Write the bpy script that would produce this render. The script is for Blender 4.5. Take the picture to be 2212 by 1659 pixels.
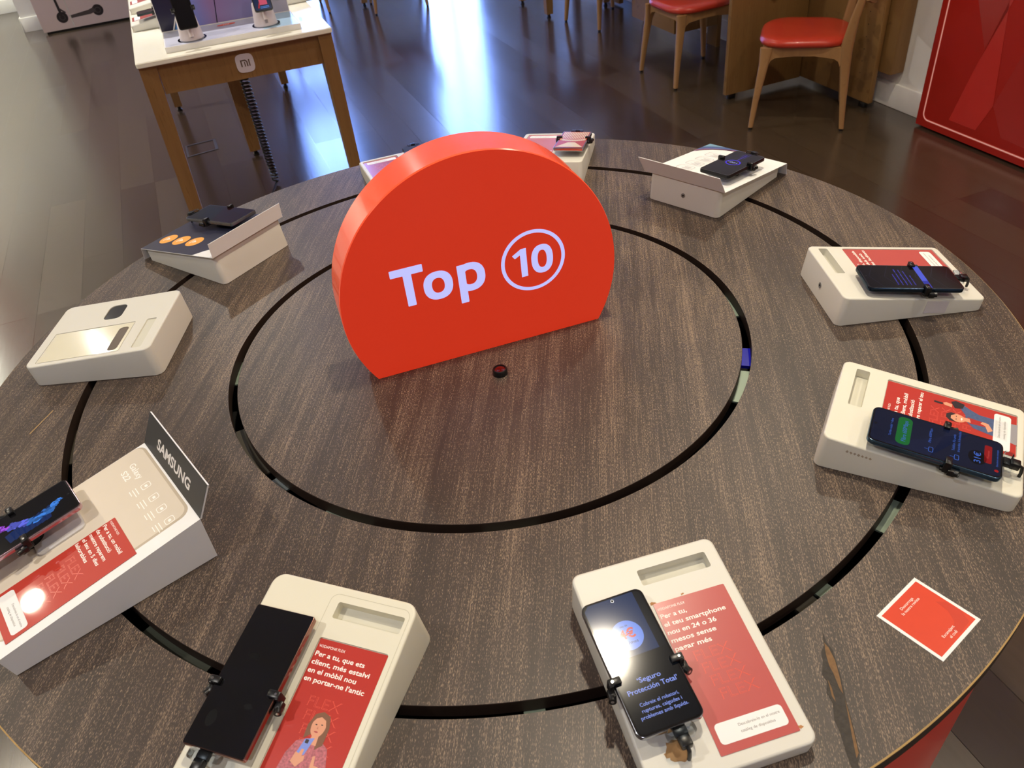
import bpy, bmesh, math, random
from mathutils import Matrix, Vector
from mathutils.geometry import tessellate_polygon
random.seed(4)
for o in list(bpy.data.objects): bpy.data.objects.remove(o)
S = bpy.context.scene
COL = S.collection
PI = math.pi
TZ = 0.97                      # height of the big round table top
# ------------------------------------------------------------------ camera
pitch, roll = 0.673641413, -0.119747329
f_ = Vector((0, math.cos(pitch), -math.sin(pitch)))
r0_ = Vector((1, 0, 0)); u0_ = r0_.cross(f_)
r_ = math.cos(roll)*r0_ + math.sin(roll)*u0_
u_ = -math.sin(roll)*r0_ + math.cos(roll)*u0_
cd = bpy.data.cameras.new('camera'); cam = bpy.data.objects.new('camera', cd); COL.objects.link(cam)
cd.sensor_width = 36; cd.sensor_fit = 'HORIZONTAL'; cd.lens = 36*1731.465/2212
cam.matrix_world = Matrix(((r_.x, u_.x, -f_.x, .03489), (r_.y, u_.y, -f_.y, -1.18686), (r_.z, u_.z, -f_.z, TZ+.83), (0, 0, 0, 1)))
cd.clip_start = .02; cd.clip_end = 60
cd.dof.use_dof = True; cd.dof.focus_distance = 1.35; cd.dof.aperture_fstop = 13
S.camera = cam
# ------------------------------------------------------------------ world: cool daylight outside the shop windows
W = bpy.data.worlds.new('world'); S.world = W; W.use_nodes = True
W.node_tree.nodes['Background'].inputs[0].default_value = (.26, .41, 1.0, 1)
W.node_tree.nodes['Background'].inputs[1].default_value = 25
S.view_settings.view_transform = 'Standard'; S.view_settings.look = 'None'
S.view_settings.exposure = -0.28; S.view_settings.gamma = 1.0; S.view_settings.use_curve_mapping = False
# ceiling lamps: (x, y, watts, colour)
WARM = (1.0, .88, .68); NEUT = (1.0, .95, .88)
LAMPS = [(.38, .13, 25, WARM), (-3.1, 1.18, 46, WARM), (1.75, -.75, 11, WARM), (-1.45, -.9, 20, NEUT),
         (-.1, -2.3, 15, (.96, .92, 1.0)), (1.35, 1.75, 23, WARM), (-1.5, 3.3, 40, NEUT), (.5, 4.6, 9, WARM),  # first is added behind the camera to light the sign's front faces
         (-3.6, 4.3, 60, NEUT), (2.1, .3, 11, WARM), (-6.15, 6.70, 120, (1.0, 1.0, .82)), (.2, 7.6, 8, WARM), (2.6, -2.4, 26, WARM)]  # third is added to brighten the back-left wall, last to light the drum
# ------------------------------------------------------------------ helpers
def lin(c):
    return tuple(((x/255)/12.92 if x/255 <= .04045 else ((x/255+.055)/1.055)**2.4) for x in c) + (1,)
MATS = {}
def mat(name, rgb, rough=.5, metal=0, coat=0, emis=None, estr=0, bump=None, spec=.5, vary=0, vscale=30, alpha=None, trans=0, ior=1.45):
    if name in MATS: return MATS[name]
    m = bpy.data.materials.new(name); m.use_nodes = True; nt = m.node_tree; b = nt.nodes['Principled BSDF']
    b.inputs['Base Color'].default_value = lin(rgb); b.inputs['Roughness'].default_value = rough
    b.inputs['Metallic'].default_value = metal; b.inputs['Coat Weight'].default_value = coat
    b.inputs['Coat Roughness'].default_value = .03
    b.inputs['Specular IOR Level'].default_value = spec; b.inputs['Transmission Weight'].default_value = trans
    b.inputs['IOR'].default_value = ior
    if emis: b.inputs['Emission Color'].default_value = lin(emis); b.inputs['Emission Strength'].default_value = estr
    tc = nt.nodes.new('ShaderNodeTexCoord')
    n = nt.nodes.new('ShaderNodeTexNoise'); n.inputs['Scale'].default_value = vscale; n.inputs['Detail'].default_value = 3
    nt.links.new(tc.outputs['Object'], n.inputs['Vector'])
    mx = nt.nodes.new('ShaderNodeMix'); mx.data_type = 'RGBA'; mx.inputs['Factor'].default_value = .5
    k = vary if vary else .02
    l = lin(rgb)
    mx.inputs['A'].default_value = tuple(min(1, x*(1-k)) for x in l[:3])+(1,); mx.inputs['B'].default_value = tuple(min(1, x*(1+k)) for x in l[:3])+(1,)
    nt.links.new(n.outputs['Fac'], mx.inputs['Factor']); nt.links.new(mx.outputs['Result'], b.inputs['Base Color'])
    if bump:
        n2 = nt.nodes.new('ShaderNodeTexNoise'); n2.inputs['Scale'].default_value = bump[0]
        nt.links.new(tc.outputs['Object'], n2.inputs['Vector'])
        bp = nt.nodes.new('ShaderNodeBump'); bp.inputs['Strength'].default_value = bump[1]; bp.inputs['Distance'].default_value = .001
        nt.links.new(n2.outputs['Fac'], bp.inputs['Height']); nt.links.new(bp.outputs['Normal'], b.inputs['Normal'])
    MATS[name] = m; return m
def glow(name, rgb, strength, base=(10, 10, 12), rough=.08):
    return mat(name, base, rough, emis=rgb, estr=strength)
def glassy(name, tint=(235, 240, 245), refl=.08, rough=.03, dens=0.0):
    """clear plastic or window glass: mostly see-through with a mirror layer"""
    if name in MATS: return MATS[name]
    m = bpy.data.materials.new(name); m.use_nodes = True; nt = m.node_tree; nt.nodes.clear()
    out = nt.nodes.new('ShaderNodeOutputMaterial'); t = nt.nodes.new('ShaderNodeBsdfTransparent'); g = nt.nodes.new('ShaderNodeBsdfGlossy')
    mx = nt.nodes.new('ShaderNodeMixShader'); fr = nt.nodes.new('ShaderNodeLayerWeight'); fr.inputs['Blend'].default_value = refl*1.6
    t.inputs[0].default_value = lin(tint); g.inputs['Roughness'].default_value = rough
    nt.links.new(fr.outputs['Fresnel'], mx.inputs[0]); nt.links.new(t.outputs[0], mx.inputs[1]); nt.links.new(g.outputs[0], mx.inputs[2])
    nt.links.new(mx.outputs[0], out.inputs[0]); MATS[name] = m; return m

class MB:
    """collects shapes; build() links them as ONE mesh object"""
    def __init__(s): s.v = []; s.f = []; s.mi = []; s.mats = []
    def m(s, mt):
        if mt not in s.mats: s.mats.append(mt)
        return s.mats.index(mt)
    def add(s, vs, fs, mt, M=None):
        o = len(s.v); k = s.m(mt)
        s.v += [tuple(M @ Vector(v)) if M is not None else tuple(v) for v in vs]
        s.f += [tuple(i+o for i in f) for f in fs]; s.mi += [k]*len(fs)
        return s
    def addbm(s, bm, mt, M=None):
        bm.verts.index_update(); s.add([v.co[:] for v in bm.verts], [[v.index for v in f.verts] for f in bm.faces], mt, M); bm.free(); return s
    def merge(s, g, M=None):
        o = len(s.v); s.v += [tuple(M @ Vector(v)) if M is not None else v for v in g.v]; s.f += [tuple(i+o for i in f) for f in g.f]; s.mi += [s.m(g.mats[k]) for k in g.mi]; return s
    def box(s, x0, x1, y0, y1, z0, z1, mt, bev=0, seg=2, M=None):
        bm = bmesh.new(); bmesh.ops.create_cube(bm, size=1)
        for v in bm.verts: v.co = Vector(((x0+x1)/2+v.co.x*(x1-x0), (y0+y1)/2+v.co.y*(y1-y0), (z0+z1)/2+v.co.z*(z1-z0)))
        if bev: bmesh.ops.bevel(bm, geom=bm.edges[:], offset=bev, segments=seg, profile=.5, affect='EDGES')
        return s.addbm(bm, mt, M)
    def flat(s, poly, z, mt, holes=(), M=None):
        loops = [[Vector((p[0], p[1], 0)) for p in poly]]+[[Vector((p[0], p[1], 0)) for p in h] for h in holes]
        tris = tessellate_polygon(loops); pts = [p for l in loops for p in l]
        fs = []
        for t in tris:
            a, b, c = (pts[i] for i in t)
            fs.append(t if (b-a).cross(c-a).z > 0 else (t[0], t[2], t[1]))
        return s.add([(p.x, p.y, z) for p in pts], fs, mt, M)
    def wall(s, poly, z0, z1, mt, inward=False, M=None):
        n = len(poly); a = sum(poly[i][0]*poly[(i+1) % n][1]-poly[(i+1) % n][0]*poly[i][1] for i in range(n))
        p = list(poly) if a > 0 else list(poly)[::-1]
        vs = [(x, y, z0) for x, y in p]+[(x, y, z1) for x, y in p]
        fs = [(i, (i+1) % n, n+(i+1) % n, n+i) for i in range(n)]
        if inward: fs = [f[::-1] for f in fs]
        return s.add(vs, fs, mt, M)
    def prism(s, poly, z0, z1, mt, holes=(), M=None, bottom=True):
        s.flat(poly, z1, mt, holes, M); s.wall(poly, z0, z1, mt, M=M)
        for h in holes: s.wall(h, z0, z1, mt, True, M)
        if bottom:
            k = len(s.f); s.flat(poly, z0, mt, holes, M)
            s.f[k:] = [f[::-1] for f in s.f[k:]]
        return s
    def rings(s, rings, mt, cap0=True, cap1=True, M=None):
        n = len(rings[0]); vs = [p for r in rings for p in r]; fs = []
        for k in range(len(rings)-1):
            for i in range(n): fs.append((k*n+i, k*n+(i+1) % n, (k+1)*n+(i+1) % n, (k+1)*n+i))
        if cap0: fs.append(tuple(range(n))[::-1])
        if cap1: fs.append(tuple((len(rings)-1)*n+i for i in range(n)))
        return s.add(vs, fs, mt, M)
    def lathe(s, prof, mt, n=48, M=None, close=False, caps=True):
        rg = [[(r*math.cos(2*PI*i/n), r*math.sin(2*PI*i/n), z) for i in range(n)] for r, z in prof]
        if close: rg.append(rg[0])
        return s.rings(rg, mt, caps and not close, caps and not close, M)
    def tube(s, pts, r, mt, n=10, M=None, cap=True):
        P = [Vector(p) for p in pts]; rg = []; up = None
        for i, p in enumerate(P):
            t = (P[min(i+1, len(P)-1)]-P[max(i-1, 0)]).normalized()
            if up is None: up = Vector((0, 0, 1)) if abs(t.z) < .9 else Vector((1, 0, 0))
            a = (up-t*up.dot(t)).normalized(); b = t.cross(a); up = a
            rr = r[i] if isinstance(r, (list, tuple)) else r
            rg.append([tuple(p+rr*(math.cos(2*PI*k/n)*a+math.sin(2*PI*k/n)*b)) for k in range(n)])
        return s.rings(rg, mt, cap, cap, M)
    def cyl(s, c, axis, r, h, mt, n=24, r2=None):
        c = Vector(c); a = Vector(axis).normalized(); return s.tube([c, c+a*h], [r, r if r2 is None else r2], mt, n)
    def text(s, body, x, y, mt, z=0, h=.005, w=None, bold=0, al='LEFT', M=None, sh=0):
        """lettering: baseline at (x, y), capital height h, optional fitted width w"""
        vs, fs, x0, x1 = glyphs(body, bold, sh)
        sy = h/CAP; sx = sy if w is None else w/max(1e-6, x1-x0)
        ox = {'LEFT': x0, 'CENTER': (x0+x1)/2, 'RIGHT': x1}[al]
        return s.add([(x+(a-ox)*sx, y+b*sy, z) for a, b in vs], fs, mt, M)
    def build(s, name, parent=None, M=None, smooth=35):
        me = bpy.data.meshes.new(name); me.from_pydata(s.v, [], s.f); me.update()
        for mt in s.mats: me.materials.append(mt)
        me.polygons.foreach_set('material_index', s.mi)
        me.polygons.foreach_set('use_smooth', [True]*len(me.polygons))
        try: me.set_sharp_from_angle(angle=math.radians(smooth))
        except Exception: pass
        o = bpy.data.objects.new(name, me); COL.objects.link(o)
        if parent is not None: o.parent = parent
        if M is not None: o.matrix_local = M
        return o
_G = {}; CAP = .70
def glyphs(body, bold, sh):
    k = (body, bold, sh)
    if k in _G: return _G[k]
    c = bpy.data.curves.new('t', 'FONT'); c.body = body; c.size = 1; c.offset = bold; c.shear = sh; c.resolution_u = 3
    o = bpy.data.objects.new('t', c); COL.objects.link(o); dg = bpy.context.evaluated_depsgraph_get(); dg.update()
    me = bpy.data.meshes.new_from_object(o.evaluated_get(dg))
    vs = [(v.co.x, v.co.y) for v in me.vertices]; fs = []
    for p in me.polygons:
        fs.append(tuple(p.vertices) if p.normal.z >= 0 else tuple(p.vertices)[::-1])
    bpy.data.objects.remove(o); bpy.data.curves.remove(c); bpy.data.meshes.remove(me)
    xs = [v[0] for v in vs] or [0, 1]
    _G[k] = (vs, fs, min(xs), max(xs)); return _G[k]
def tag(o, label, cat, group=None, kind=None):
    if label: o['label'] = label
    if cat: o['category'] = cat
    if group: o['group'] = group
    if kind: o['kind'] = kind
    return o
def thing(name, M, label, cat, group=None):
    o = bpy.data.objects.new(name, None); o.empty_display_size = .05; COL.objects.link(o); o.matrix_world = M
    return tag(o, label, cat, group)
def T(x, y, z): return Matrix.Translation((x, y, z))
def R(a, ax='Z'): return Matrix.Rotation(a, 4, ax)
def D(a): return math.radians(a)
def rrect(x0, x1, y0, y1, r, n=5):
    p = []
    for cx, cy, a0 in ((x1-r, y1-r, 0), (x0+r, y1-r, 90), (x0+r, y0+r, 180), (x1-r, y0+r, 270)):
        for k in range(n+1):
            a = D(a0+90*k/n); p.append((cx+r*math.cos(a), cy+r*math.sin(a)))
    return p
def circ(cx, cy, rx, ry=None, n=28, a0=0):
    ry = ry or rx; return [(cx+rx*math.cos(2*PI*i/n), cy+ry*math.sin(2*PI*i/n)) for i in range(n)]
MM = Matrix.Scale(.001, 4)
ROOM = R(math.atan2(.31, .951))          # the shop's own axes: b across, a along
# ------------------------------------------------------------------ materials
def wood(name, dark, light, pore, sx=700, sy=110, rough=.45, bands=14, thr=.60, coat=.0, rot=5, porew=1.0):
    m = bpy.data.materials.new(name); m.use_nodes = True; nt = m.node_tree; b = nt.nodes['Principled BSDF']; L = nt.links.new
    tc = nt.nodes.new('ShaderNodeTexCoord'); mp = nt.nodes.new('ShaderNodeMapping'); mp.inputs['Rotation'].default_value = (0, 0, D(rot))
    L(tc.outputs['Object'], mp.inputs['Vector'])
    def noise(scx, scy, det=2, w=0):
        q = nt.nodes.new('ShaderNodeMapping'); q.inputs['Scale'].default_value = (scx, scy, scy); q.inputs['Location'].default_value = (w, w*.7, 0)
        L(mp.outputs[0], q.inputs['Vector']); n = nt.nodes.new('ShaderNodeTexNoise'); n.inputs['Scale'].default_value = 1; n.inputs['Detail'].default_value = det
        L(q.outputs[0], n.inputs['Vector']); return n.outputs['Fac']
    def mth(op, a, c, d=None):
        n = nt.nodes.new('ShaderNodeMath'); n.operation = op
        for i, x in enumerate((a, c, d)):
            if x is None: continue
            if isinstance(x, (int, float)): n.inputs[i].default_value = x
            else: L(x, n.inputs[i])
        return n.outputs[0]
    band = noise(bands*3, bands*.12, 3, 3.1); wide = noise(bands*.45, bands*.08, 2, 8.3)
    patch = noise(5, 4, 2, 1.7)
    tick = noise(sx, sy, 1, 5.5); row = noise(sx*.55, sy*.06, 1, 2.2)
    pr = mth('ADD', mth('MULTIPLY', tick, .68), mth('MULTIPLY', row, .32))
    t = mth('MULTIPLY_ADD', band, -.20, thr+.07-.04); t2 = mth('MULTIPLY_ADD', patch, -.16, .08); t = mth('ADD', t, t2)
    p = mth('SUBTRACT', pr, t); p = mth('MULTIPLY', p, 16); pc = nt.nodes.new('ShaderNodeClamp'); L(p, pc.inputs[0]); pfac = mth('MULTIPLY', pc.outputs[0], porew)
    mx = nt.nodes.new('ShaderNodeMix'); mx.data_type = 'RGBA'; mx.inputs['A'].default_value = lin(dark); mx.inputs['B'].default_value = lin(light)
    s = mth('MULTIPLY_ADD', band, 1.6, -.3); s = mth('MULTIPLY_ADD', wide, .9, mth('ADD', s, -.45)); sc = nt.nodes.new('ShaderNodeClamp'); L(s, sc.inputs[0]); L(sc.outputs[0], mx.inputs['Factor'])
    m2 = nt.nodes.new('ShaderNodeMix'); m2.data_type = 'RGBA'; L(mx.outputs['Result'], m2.inputs['A']); m2.inputs['B'].default_value = lin(pore); L(pfac, m2.inputs['Factor'])
    L(m2.outputs['Result'], b.inputs['Base Color']); b.inputs['Roughness'].default_value = rough; b.inputs['Coat Weight'].default_value = coat; b.inputs['Coat Roughness'].default_value = .25
    bp = nt.nodes.new('ShaderNodeBump'); bp.inputs['Strength'].default_value = .25; bp.inputs['Distance'].default_value = .0004; L(pr, bp.inputs['Height']); L(bp.outputs[0], b.inputs['Normal'])
    MATS[name] = m; return m
M_TABLE = wood('dark_limed_wood', (52, 43, 38), (74, 61, 54), (150, 128, 106), sx=1500, sy=230, thr=.615, rough=.42, porew=.75, rot=9)
M_OAK = wood('oak', (126, 92, 50), (146, 110, 64), (104, 74, 40), sx=300, sy=18, rough=.5, bands=10, thr=.66, rot=0, porew=.5)
M_OAKV = M_OAK
def oak_vertical():
    m = M_OAK.copy(); m.name = 'oak_vertical'
    for n in m.node_tree.nodes:
        if n.type == 'MAPPING' and abs(n.inputs['Scale'].default_value[0]-1) < 1e-6: n.inputs['Rotation'].default_value = (D(90), 0, 0)
    return m
M_OAKV = oak_vertical()
def floor_mat():
    m = bpy.data.materials.new('dark_plank_floor'); m.use_nodes = True; nt = m.node_tree; b = nt.nodes['Principled BSDF']; L = nt.links.new
    tc = nt.nodes.new('ShaderNodeTexCoord'); mp = nt.nodes.new('ShaderNodeMapping'); mp.inputs['Rotation'].default_value = (0, 0, D(90)); L(tc.outputs['Object'], mp.inputs['Vector'])
    br = nt.nodes.new('ShaderNodeTexBrick'); L(mp.outputs[0], br.inputs['Vector'])
    br.inputs['Scale'].default_value = 1; br.inputs['Brick Width'].default_value = 1.25; br.inputs['Row Height'].default_value = .19; br.inputs['Mortar Size'].default_value = .0012
    br.inputs['Mortar Smooth'].default_value = .3; br.offset = .37; br.offset_frequency = 3
    br.inputs['Color1'].default_value = lin((72, 61, 47)); br.inputs['Color2'].default_value = lin((56, 45, 37)); br.inputs['Mortar'].default_value = lin((26, 20, 16)); br.inputs['Bias'].default_value = 0
    q = nt.nodes.new('ShaderNodeMapping'); q.inputs['Scale'].default_value = (3, 60, 1); L(mp.outputs[0], q.inputs['Vector'])
    n = nt.nodes.new('ShaderNodeTexNoise'); n.inputs['Scale'].default_value = 1; n.inputs['Detail'].default_value = 4; L(q.outputs[0], n.inputs['Vector'])
    mx = nt.nodes.new('ShaderNodeMix'); mx.data_type = 'RGBA'; mx.blend_type = 'MULTIPLY'; mx.inputs['Factor'].default_value = .55
    cr = nt.nodes.new('ShaderNodeValToRGB'); cr.color_ramp.elements[0].color = (.55, .55, .55, 1); cr.color_ramp.elements[1].color = (1.35, 1.3, 1.25, 1); L(n.outputs['Fac'], cr.inputs[0])
    L(br.outputs['Color'], mx.inputs['A']); L(cr.outputs['Color'], mx.inputs['B']); L(mx.outputs['Result'], b.inputs['Base Color'])
    mr = nt.nodes.new('ShaderNodeMapRange'); mr.inputs['To Min'].default_value = .11; mr.inputs['To Max'].default_value = .25
    L(br.outputs['Color'], mr.inputs['Value']); mr.inputs['From Min'].default_value = .01; mr.inputs['From Max'].default_value = .045; L(mr.outputs[0], b.inputs['Roughness'])
    bp = nt.nodes.new('ShaderNodeBump'); bp.inputs['Strength'].default_value = .12; bp.inputs['Distance'].default_value = .001; L(n.outputs['Fac'], bp.inputs['Height']); L(bp.outputs[0], b.inputs['Normal'])
    b.inputs['Specular IOR Level'].default_value = .85
    b.inputs['Coat Weight'].default_value = .35; b.inputs['Coat Roughness'].default_value = .16
    return m
M_FLOOR = floor_mat()
M_WALL = mat('wall_paint', (232, 230, 226), .75, bump=(200, .1))
M_CEIL = mat('ceiling_paint', (226, 226, 224), .85)
M_TRIM = mat('trim_paint', (236, 235, 232), .5)
M_STAND = mat('stand_plastic', (214, 211, 200), .42, vary=.015)
M_SLOT = mat('stand_slot', (205, 202, 186), .6)
M_WHITE = mat('white_card', (234, 233, 231), .45)
M_BLK = mat('black_plastic', (16, 16, 18), .32)
M_BLKM = mat('black_metal', (34, 34, 36), .28, metal=.6)
M_CHROME = mat('chrome', (200, 202, 206), .16, metal=1)
M_GLASSBLK = mat('phone_glass', (5, 6, 8), .07, coat=1)
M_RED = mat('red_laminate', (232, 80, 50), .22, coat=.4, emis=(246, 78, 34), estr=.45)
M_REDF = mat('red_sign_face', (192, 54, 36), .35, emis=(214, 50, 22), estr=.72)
M_LET = glow('lit_letter', (186, 190, 255), 1.08, base=(150, 150, 160), rough=.4)
M_CARDR = mat('printed_red', (182, 58, 50), .22, coat=.5)
M_CARDR2 = mat('printed_red_faded', (186, 88, 84), .25, coat=.6)
M_CARDL = mat('printed_red_light', (214, 80, 62), .3)
M_TXTW = mat('printed_white', (246, 240, 232), .5)
M_TXTG = mat('printed_grey', (120, 116, 112), .5)
M_CLEAR = glassy('clear_plastic', refl=.12)
M_GLASS = glassy('window_glass', refl=.06)
M_BRK = mat('bracket_metal', (122, 136, 122), .45, metal=.3)
M_PIT = mat('table_interior', (6, 5, 5), .8)

# ------------------------------------------------------------------ room shell
def rb(name, x0, x1, y0, y1, z0, z1, mt, bev=0):
    b = MB(); b.box(x0, x1, y0, y1, z0, z1, mt, bev); o = b.build(name, M=ROOM); o['kind'] = 'structure'; return o
B0, B1, A0, A1, HC = -4.4, 3.2, -4.2, 9.66, 3.3
B2 = 4.2
b = MB(); b.add([(B0-.2, A0-.2, 0), (B2+.2, A0-.2, 0), (B2+.2, A1+.2, 0), (B0-.2, A1+.2, 0)], [(0, 1, 2, 3)], M_FLOOR)
b.add([(B0-.2, A0-.2, -.05), (B2+.2, A0-.2, -.05), (B2+.2, A1+.2, -.05), (B0-.2, A1+.2, -.05)], [(3, 2, 1, 0)], M_FLOOR)
o = b.build('floor', M=ROOM); o['kind'] = 'structure'
rb('ceiling', B0-.2, B2+.2, A0-.2, A1+.2, HC, HC+.1, M_CEIL)
rb('wall_right', B1, B1+.15, A0, 6.3, 0, HC, M_WALL)
rb('wall_side', B1+.15, B2+.15, 6.15, 6.3, 0, HC, M_WALL); rb('wall_far', B2, B2+.15, 6.3, A1+.15, 0, HC, M_WALL)
rb('wall_left', B0-.15, B0, A0, A1, 0, HC, M_WALL)
rb('wall_front', B0-.15, B1+.15, A0-.15, A0, 0, HC, M_WALL)
# back wall with two tall shop windows
WIN = [(.72, 1.36), (2.62, 3.42)]
b = MB(); xs = [B0-.15, WIN[0][0], WIN[0][1], WIN[1][0], WIN[1][1], B2+.15]
for i in (0, 2, 4): b.box(xs[i], xs[i+1], A1, A1+.15, 0, HC, M_WALL)
for w0, w1 in WIN: b.box(w0, w1, A1, A1+.15, 0, .06, M_WALL); b.box(w0, w1, A1, A1+.15, 3.05, HC, M_WALL)
o = b.build('wall_back', M=ROOM); o['kind'] = 'structure'
for i, (w0, w1) in enumerate(WIN):
    b = MB(); b.box(w0, w1, A1+.06, A1+.07, .06, 3.05, M_GLASS)
    o = b.build('window_%d' % (i+1), M=ROOM); o['kind'] = 'structure'
    fb = MB()
    M_FR = mat('window_frame_metal', (60, 62, 66), .4, metal=.6)
    for x in (w0, w1-.03): fb.box(x, x+.03, A1+.03, A1+.10, .06, 3.05, M_FR)
    fb.box(w0+.03, w1-.03, A1+.03, A1+.10, .06, .09, M_FR); fb.box(w0+.03, w1-.03, A1+.03, A1+.10, 3.02, 3.05, M_FR)
    fb.box((w0+w1)/2-.012, (w0+w1)/2+.012, A1+.03, A1+.10, .09, 3.02, M_FR)
    fr = fb.build('window_frame', parent=o)
rb('baseboard_right', B1-.018, B1, 2.0, 6.3, 0, .13, M_TRIM, .004)
rb('baseboard_back', B0, WIN[0][0], A1-.018, A1, 0, .13, M_TRIM, .004)
rb('baseboard_left', B0, B0+.018, A0, A1-.02, 0, .13, M_TRIM, .004)
rb('trim_1', -1.775, -1.2, 8.5, 9.2, 0, HC, M_WALL)          # white pillar behind the poster
rb('trim_2', -1.793, -1.60, 8.482, 8.5, 0, .13, M_TRIM, .004)
rb('trim_3', -1.793, -1.775, 8.482, 9.2, 0, .13, M_TRIM, .004)
# ------------------------------------------------------------------ ceiling lamps
def ceiling_light(x, y, w, colr, label):
    t = thing('ceiling_light', T(x, y, HC), label, 'lamp', 'round ceiling spotlights')
    b = MB(); b.lathe([(.088, 0), (.088, -.012), (.080, -.016), (.066, -.016), (.061, -.008), (.061, 0)], M_TRIM, 40, close=True); b.build('lamp_ring', t)
    l = MB(); l.flat(circ(0, 0, .060, n=40)[::-1], -.006, glow('lamp_lens', (255, 236, 200), 9)); 
    l.f = [f[::-1] for f in l.f]; l.build('lamp_lens', t)
    d = bpy.data.lights.new('spotlight_beam', 'AREA'); d.shape = 'DISK'; d.size = .11; d.energy = w; d.color = colr; d.spread = D(135)
    lo = bpy.data.objects.new('spotlight_beam', d); COL.objects.link(lo); lo.parent = t; lo.location = (0, 0, -.022)
LL_ = ['over the round table', 'over the floor left of the round table', 'right of the round table', 'left of the round table', 'added behind the photographer to light the front of the sign',
       'over the floor in front of the nearest chair', 'over the white-topped table', 'over the middle of the floor', 'over the far left floor', 'over the red panel', 'added out of frame to brighten the back-left wall', 'over the far chairs', 'added behind the photographer to the right to light the red drum']
for (x, y, w, c), l in zip(LAMPS, LL_): ceiling_light(x, y, w, c, 'round white ceiling spotlight '+l)

exec_parts = []
# ------------------------------------------------------------------ the round table
RA, RB_, RC, RD, RE = .4447, .4599, .7097, .7252, .8956
tb = thing('round_table', T(0, 0, 0), 'large round dark wood display table with ring grooves and a red drum base', 'table')
M_EDGE = mat('ply_edge', (44, 30, 22), .6, vary=.3, vscale=80); M_EDGEL = mat('worn_edge', (186, 152, 96), .6, vary=.25, vscale=60)
def ringplate(name, r0, r1, th=.022):
    b = MB(); n = 256 if r1 > .5 else 160
    co = circ(0, 0, r1, n=n); ci = circ(0, 0, r0, n=n) if r0 else None; ct = circ(0, 0, r1-(.0016 if r1 > .8 else .0005), n=n); b.rings([[(x, y, TZ-.0012 if r1 > .8 else TZ-.0005) for x, y in co], [(x, y, TZ) for x, y in ct]], M_EDGEL if r1 > .8 else M_EDGE, False, False)
    b.flat(ct, TZ, M_TABLE, [ci] if ci else [])
    b.wall(co, TZ-.003, TZ-(.0012 if r1 > .8 else .0005), M_EDGEL if r1 > .8 else M_EDGE); b.wall(co, TZ-th, TZ-.003, M_EDGE)
    if ci: b.wall(ci, TZ-th, TZ, M_EDGE, True)
    k = len(b.f); b.flat(co, TZ-th, M_PIT, [ci] if ci else []); b.f[k:] = [f[::-1] for f in b.f[k:]]
    return b.build(name, tb)
ringplate('center_disc', 0, RA); ringplate('middle_ring', RB_, RC); ringplate('outer_ring', RD, RE)
b = MB(); b.lathe([(.865, 0), (.866, .03), (.886, TZ-.040), (.886, TZ-.034), (.872, TZ-.034), (.872, TZ-.08), (.855, TZ-.09), (.845, 0)], mat('red_drum', (218, 44, 28), .4, coat=.3), 160, caps=False); b.build('drum_base', tb)
b = MB(); b.prism(circ(0, 0, .87, n=120), TZ-.085, TZ-.082, M_PIT); b.build('inner_shelf', tb)
b = MB(); b.lathe([(.84, TZ-.0345), (.880, TZ-.0345), (.880, TZ-.0225), (.84, TZ-.0225)], M_PIT, 120, close=True); b.build('rim_support', tb)
def arcplate(r0, r1, a0, a1, z, th, mt, name):
    n = max(3, int(abs(a1-a0)/3)); p = [(r1*math.cos(D(a0+(a1-a0)*i/n)), r1*math.sin(D(a0+(a1-a0)*i/n))) for i in range(n+1)]
    p += [(r0*math.cos(D(a1+(a0-a1)*i/n)), r0*math.sin(D(a1+(a0-a1)*i/n))) for i in range(n+1)]
    b = MB(); b.prism(p, z-th, z, mt); return b.build(name, tb)
M_PALE = mat('pale_bracket', (150, 166, 148), .4, metal=.2); M_DBRK = mat('dull_bracket', (74, 68, 56), .6); M_SIL = mat('silver_tape', (170, 182, 186), .3, metal=.7)
ZI = TZ-.0235
for r0, r1, a0, a1, mt in [(.425, .478, 174.7, 183, M_PALE), (.425, .478, 199.9, 216.5, M_DBRK), (.425, .478, 219, 223.6, M_SIL), (.425, .478, 234.5, 244.9, M_PALE), (.425, .478, 266.1, 276.4, M_PALE),
                           (.425, .478, 299.2, 302.6, M_DBRK), (.425, .478, 329.1, 339.6, M_PALE), (.425, .478, .1, 9.3, M_PALE),
                           (.69, .745, 270.3, 272.3, M_PALE), (.69, .745, 299.1, 301.6, M_DBRK), (.69, .745, 302, 303.9, M_BRK), (.69, .745, 313.5, 318.7, M_PALE), (.69, .745, 178.3, 180.3, M_SIL),
                           (.69, .745, 228.3, 238, mat('green_board', (52, 56, 44), .5)), (.69, .745, 188, 195, M_DBRK)]:
    arcplate(r0, r1, a0, a1, ZI, .003, mt, 'groove_bracket')
arcplate(.44, .4605, 340.8, 347, ZI+.004, .006, mat('blue_connector', (24, 26, 170), .25), 'blue_connector')
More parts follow.
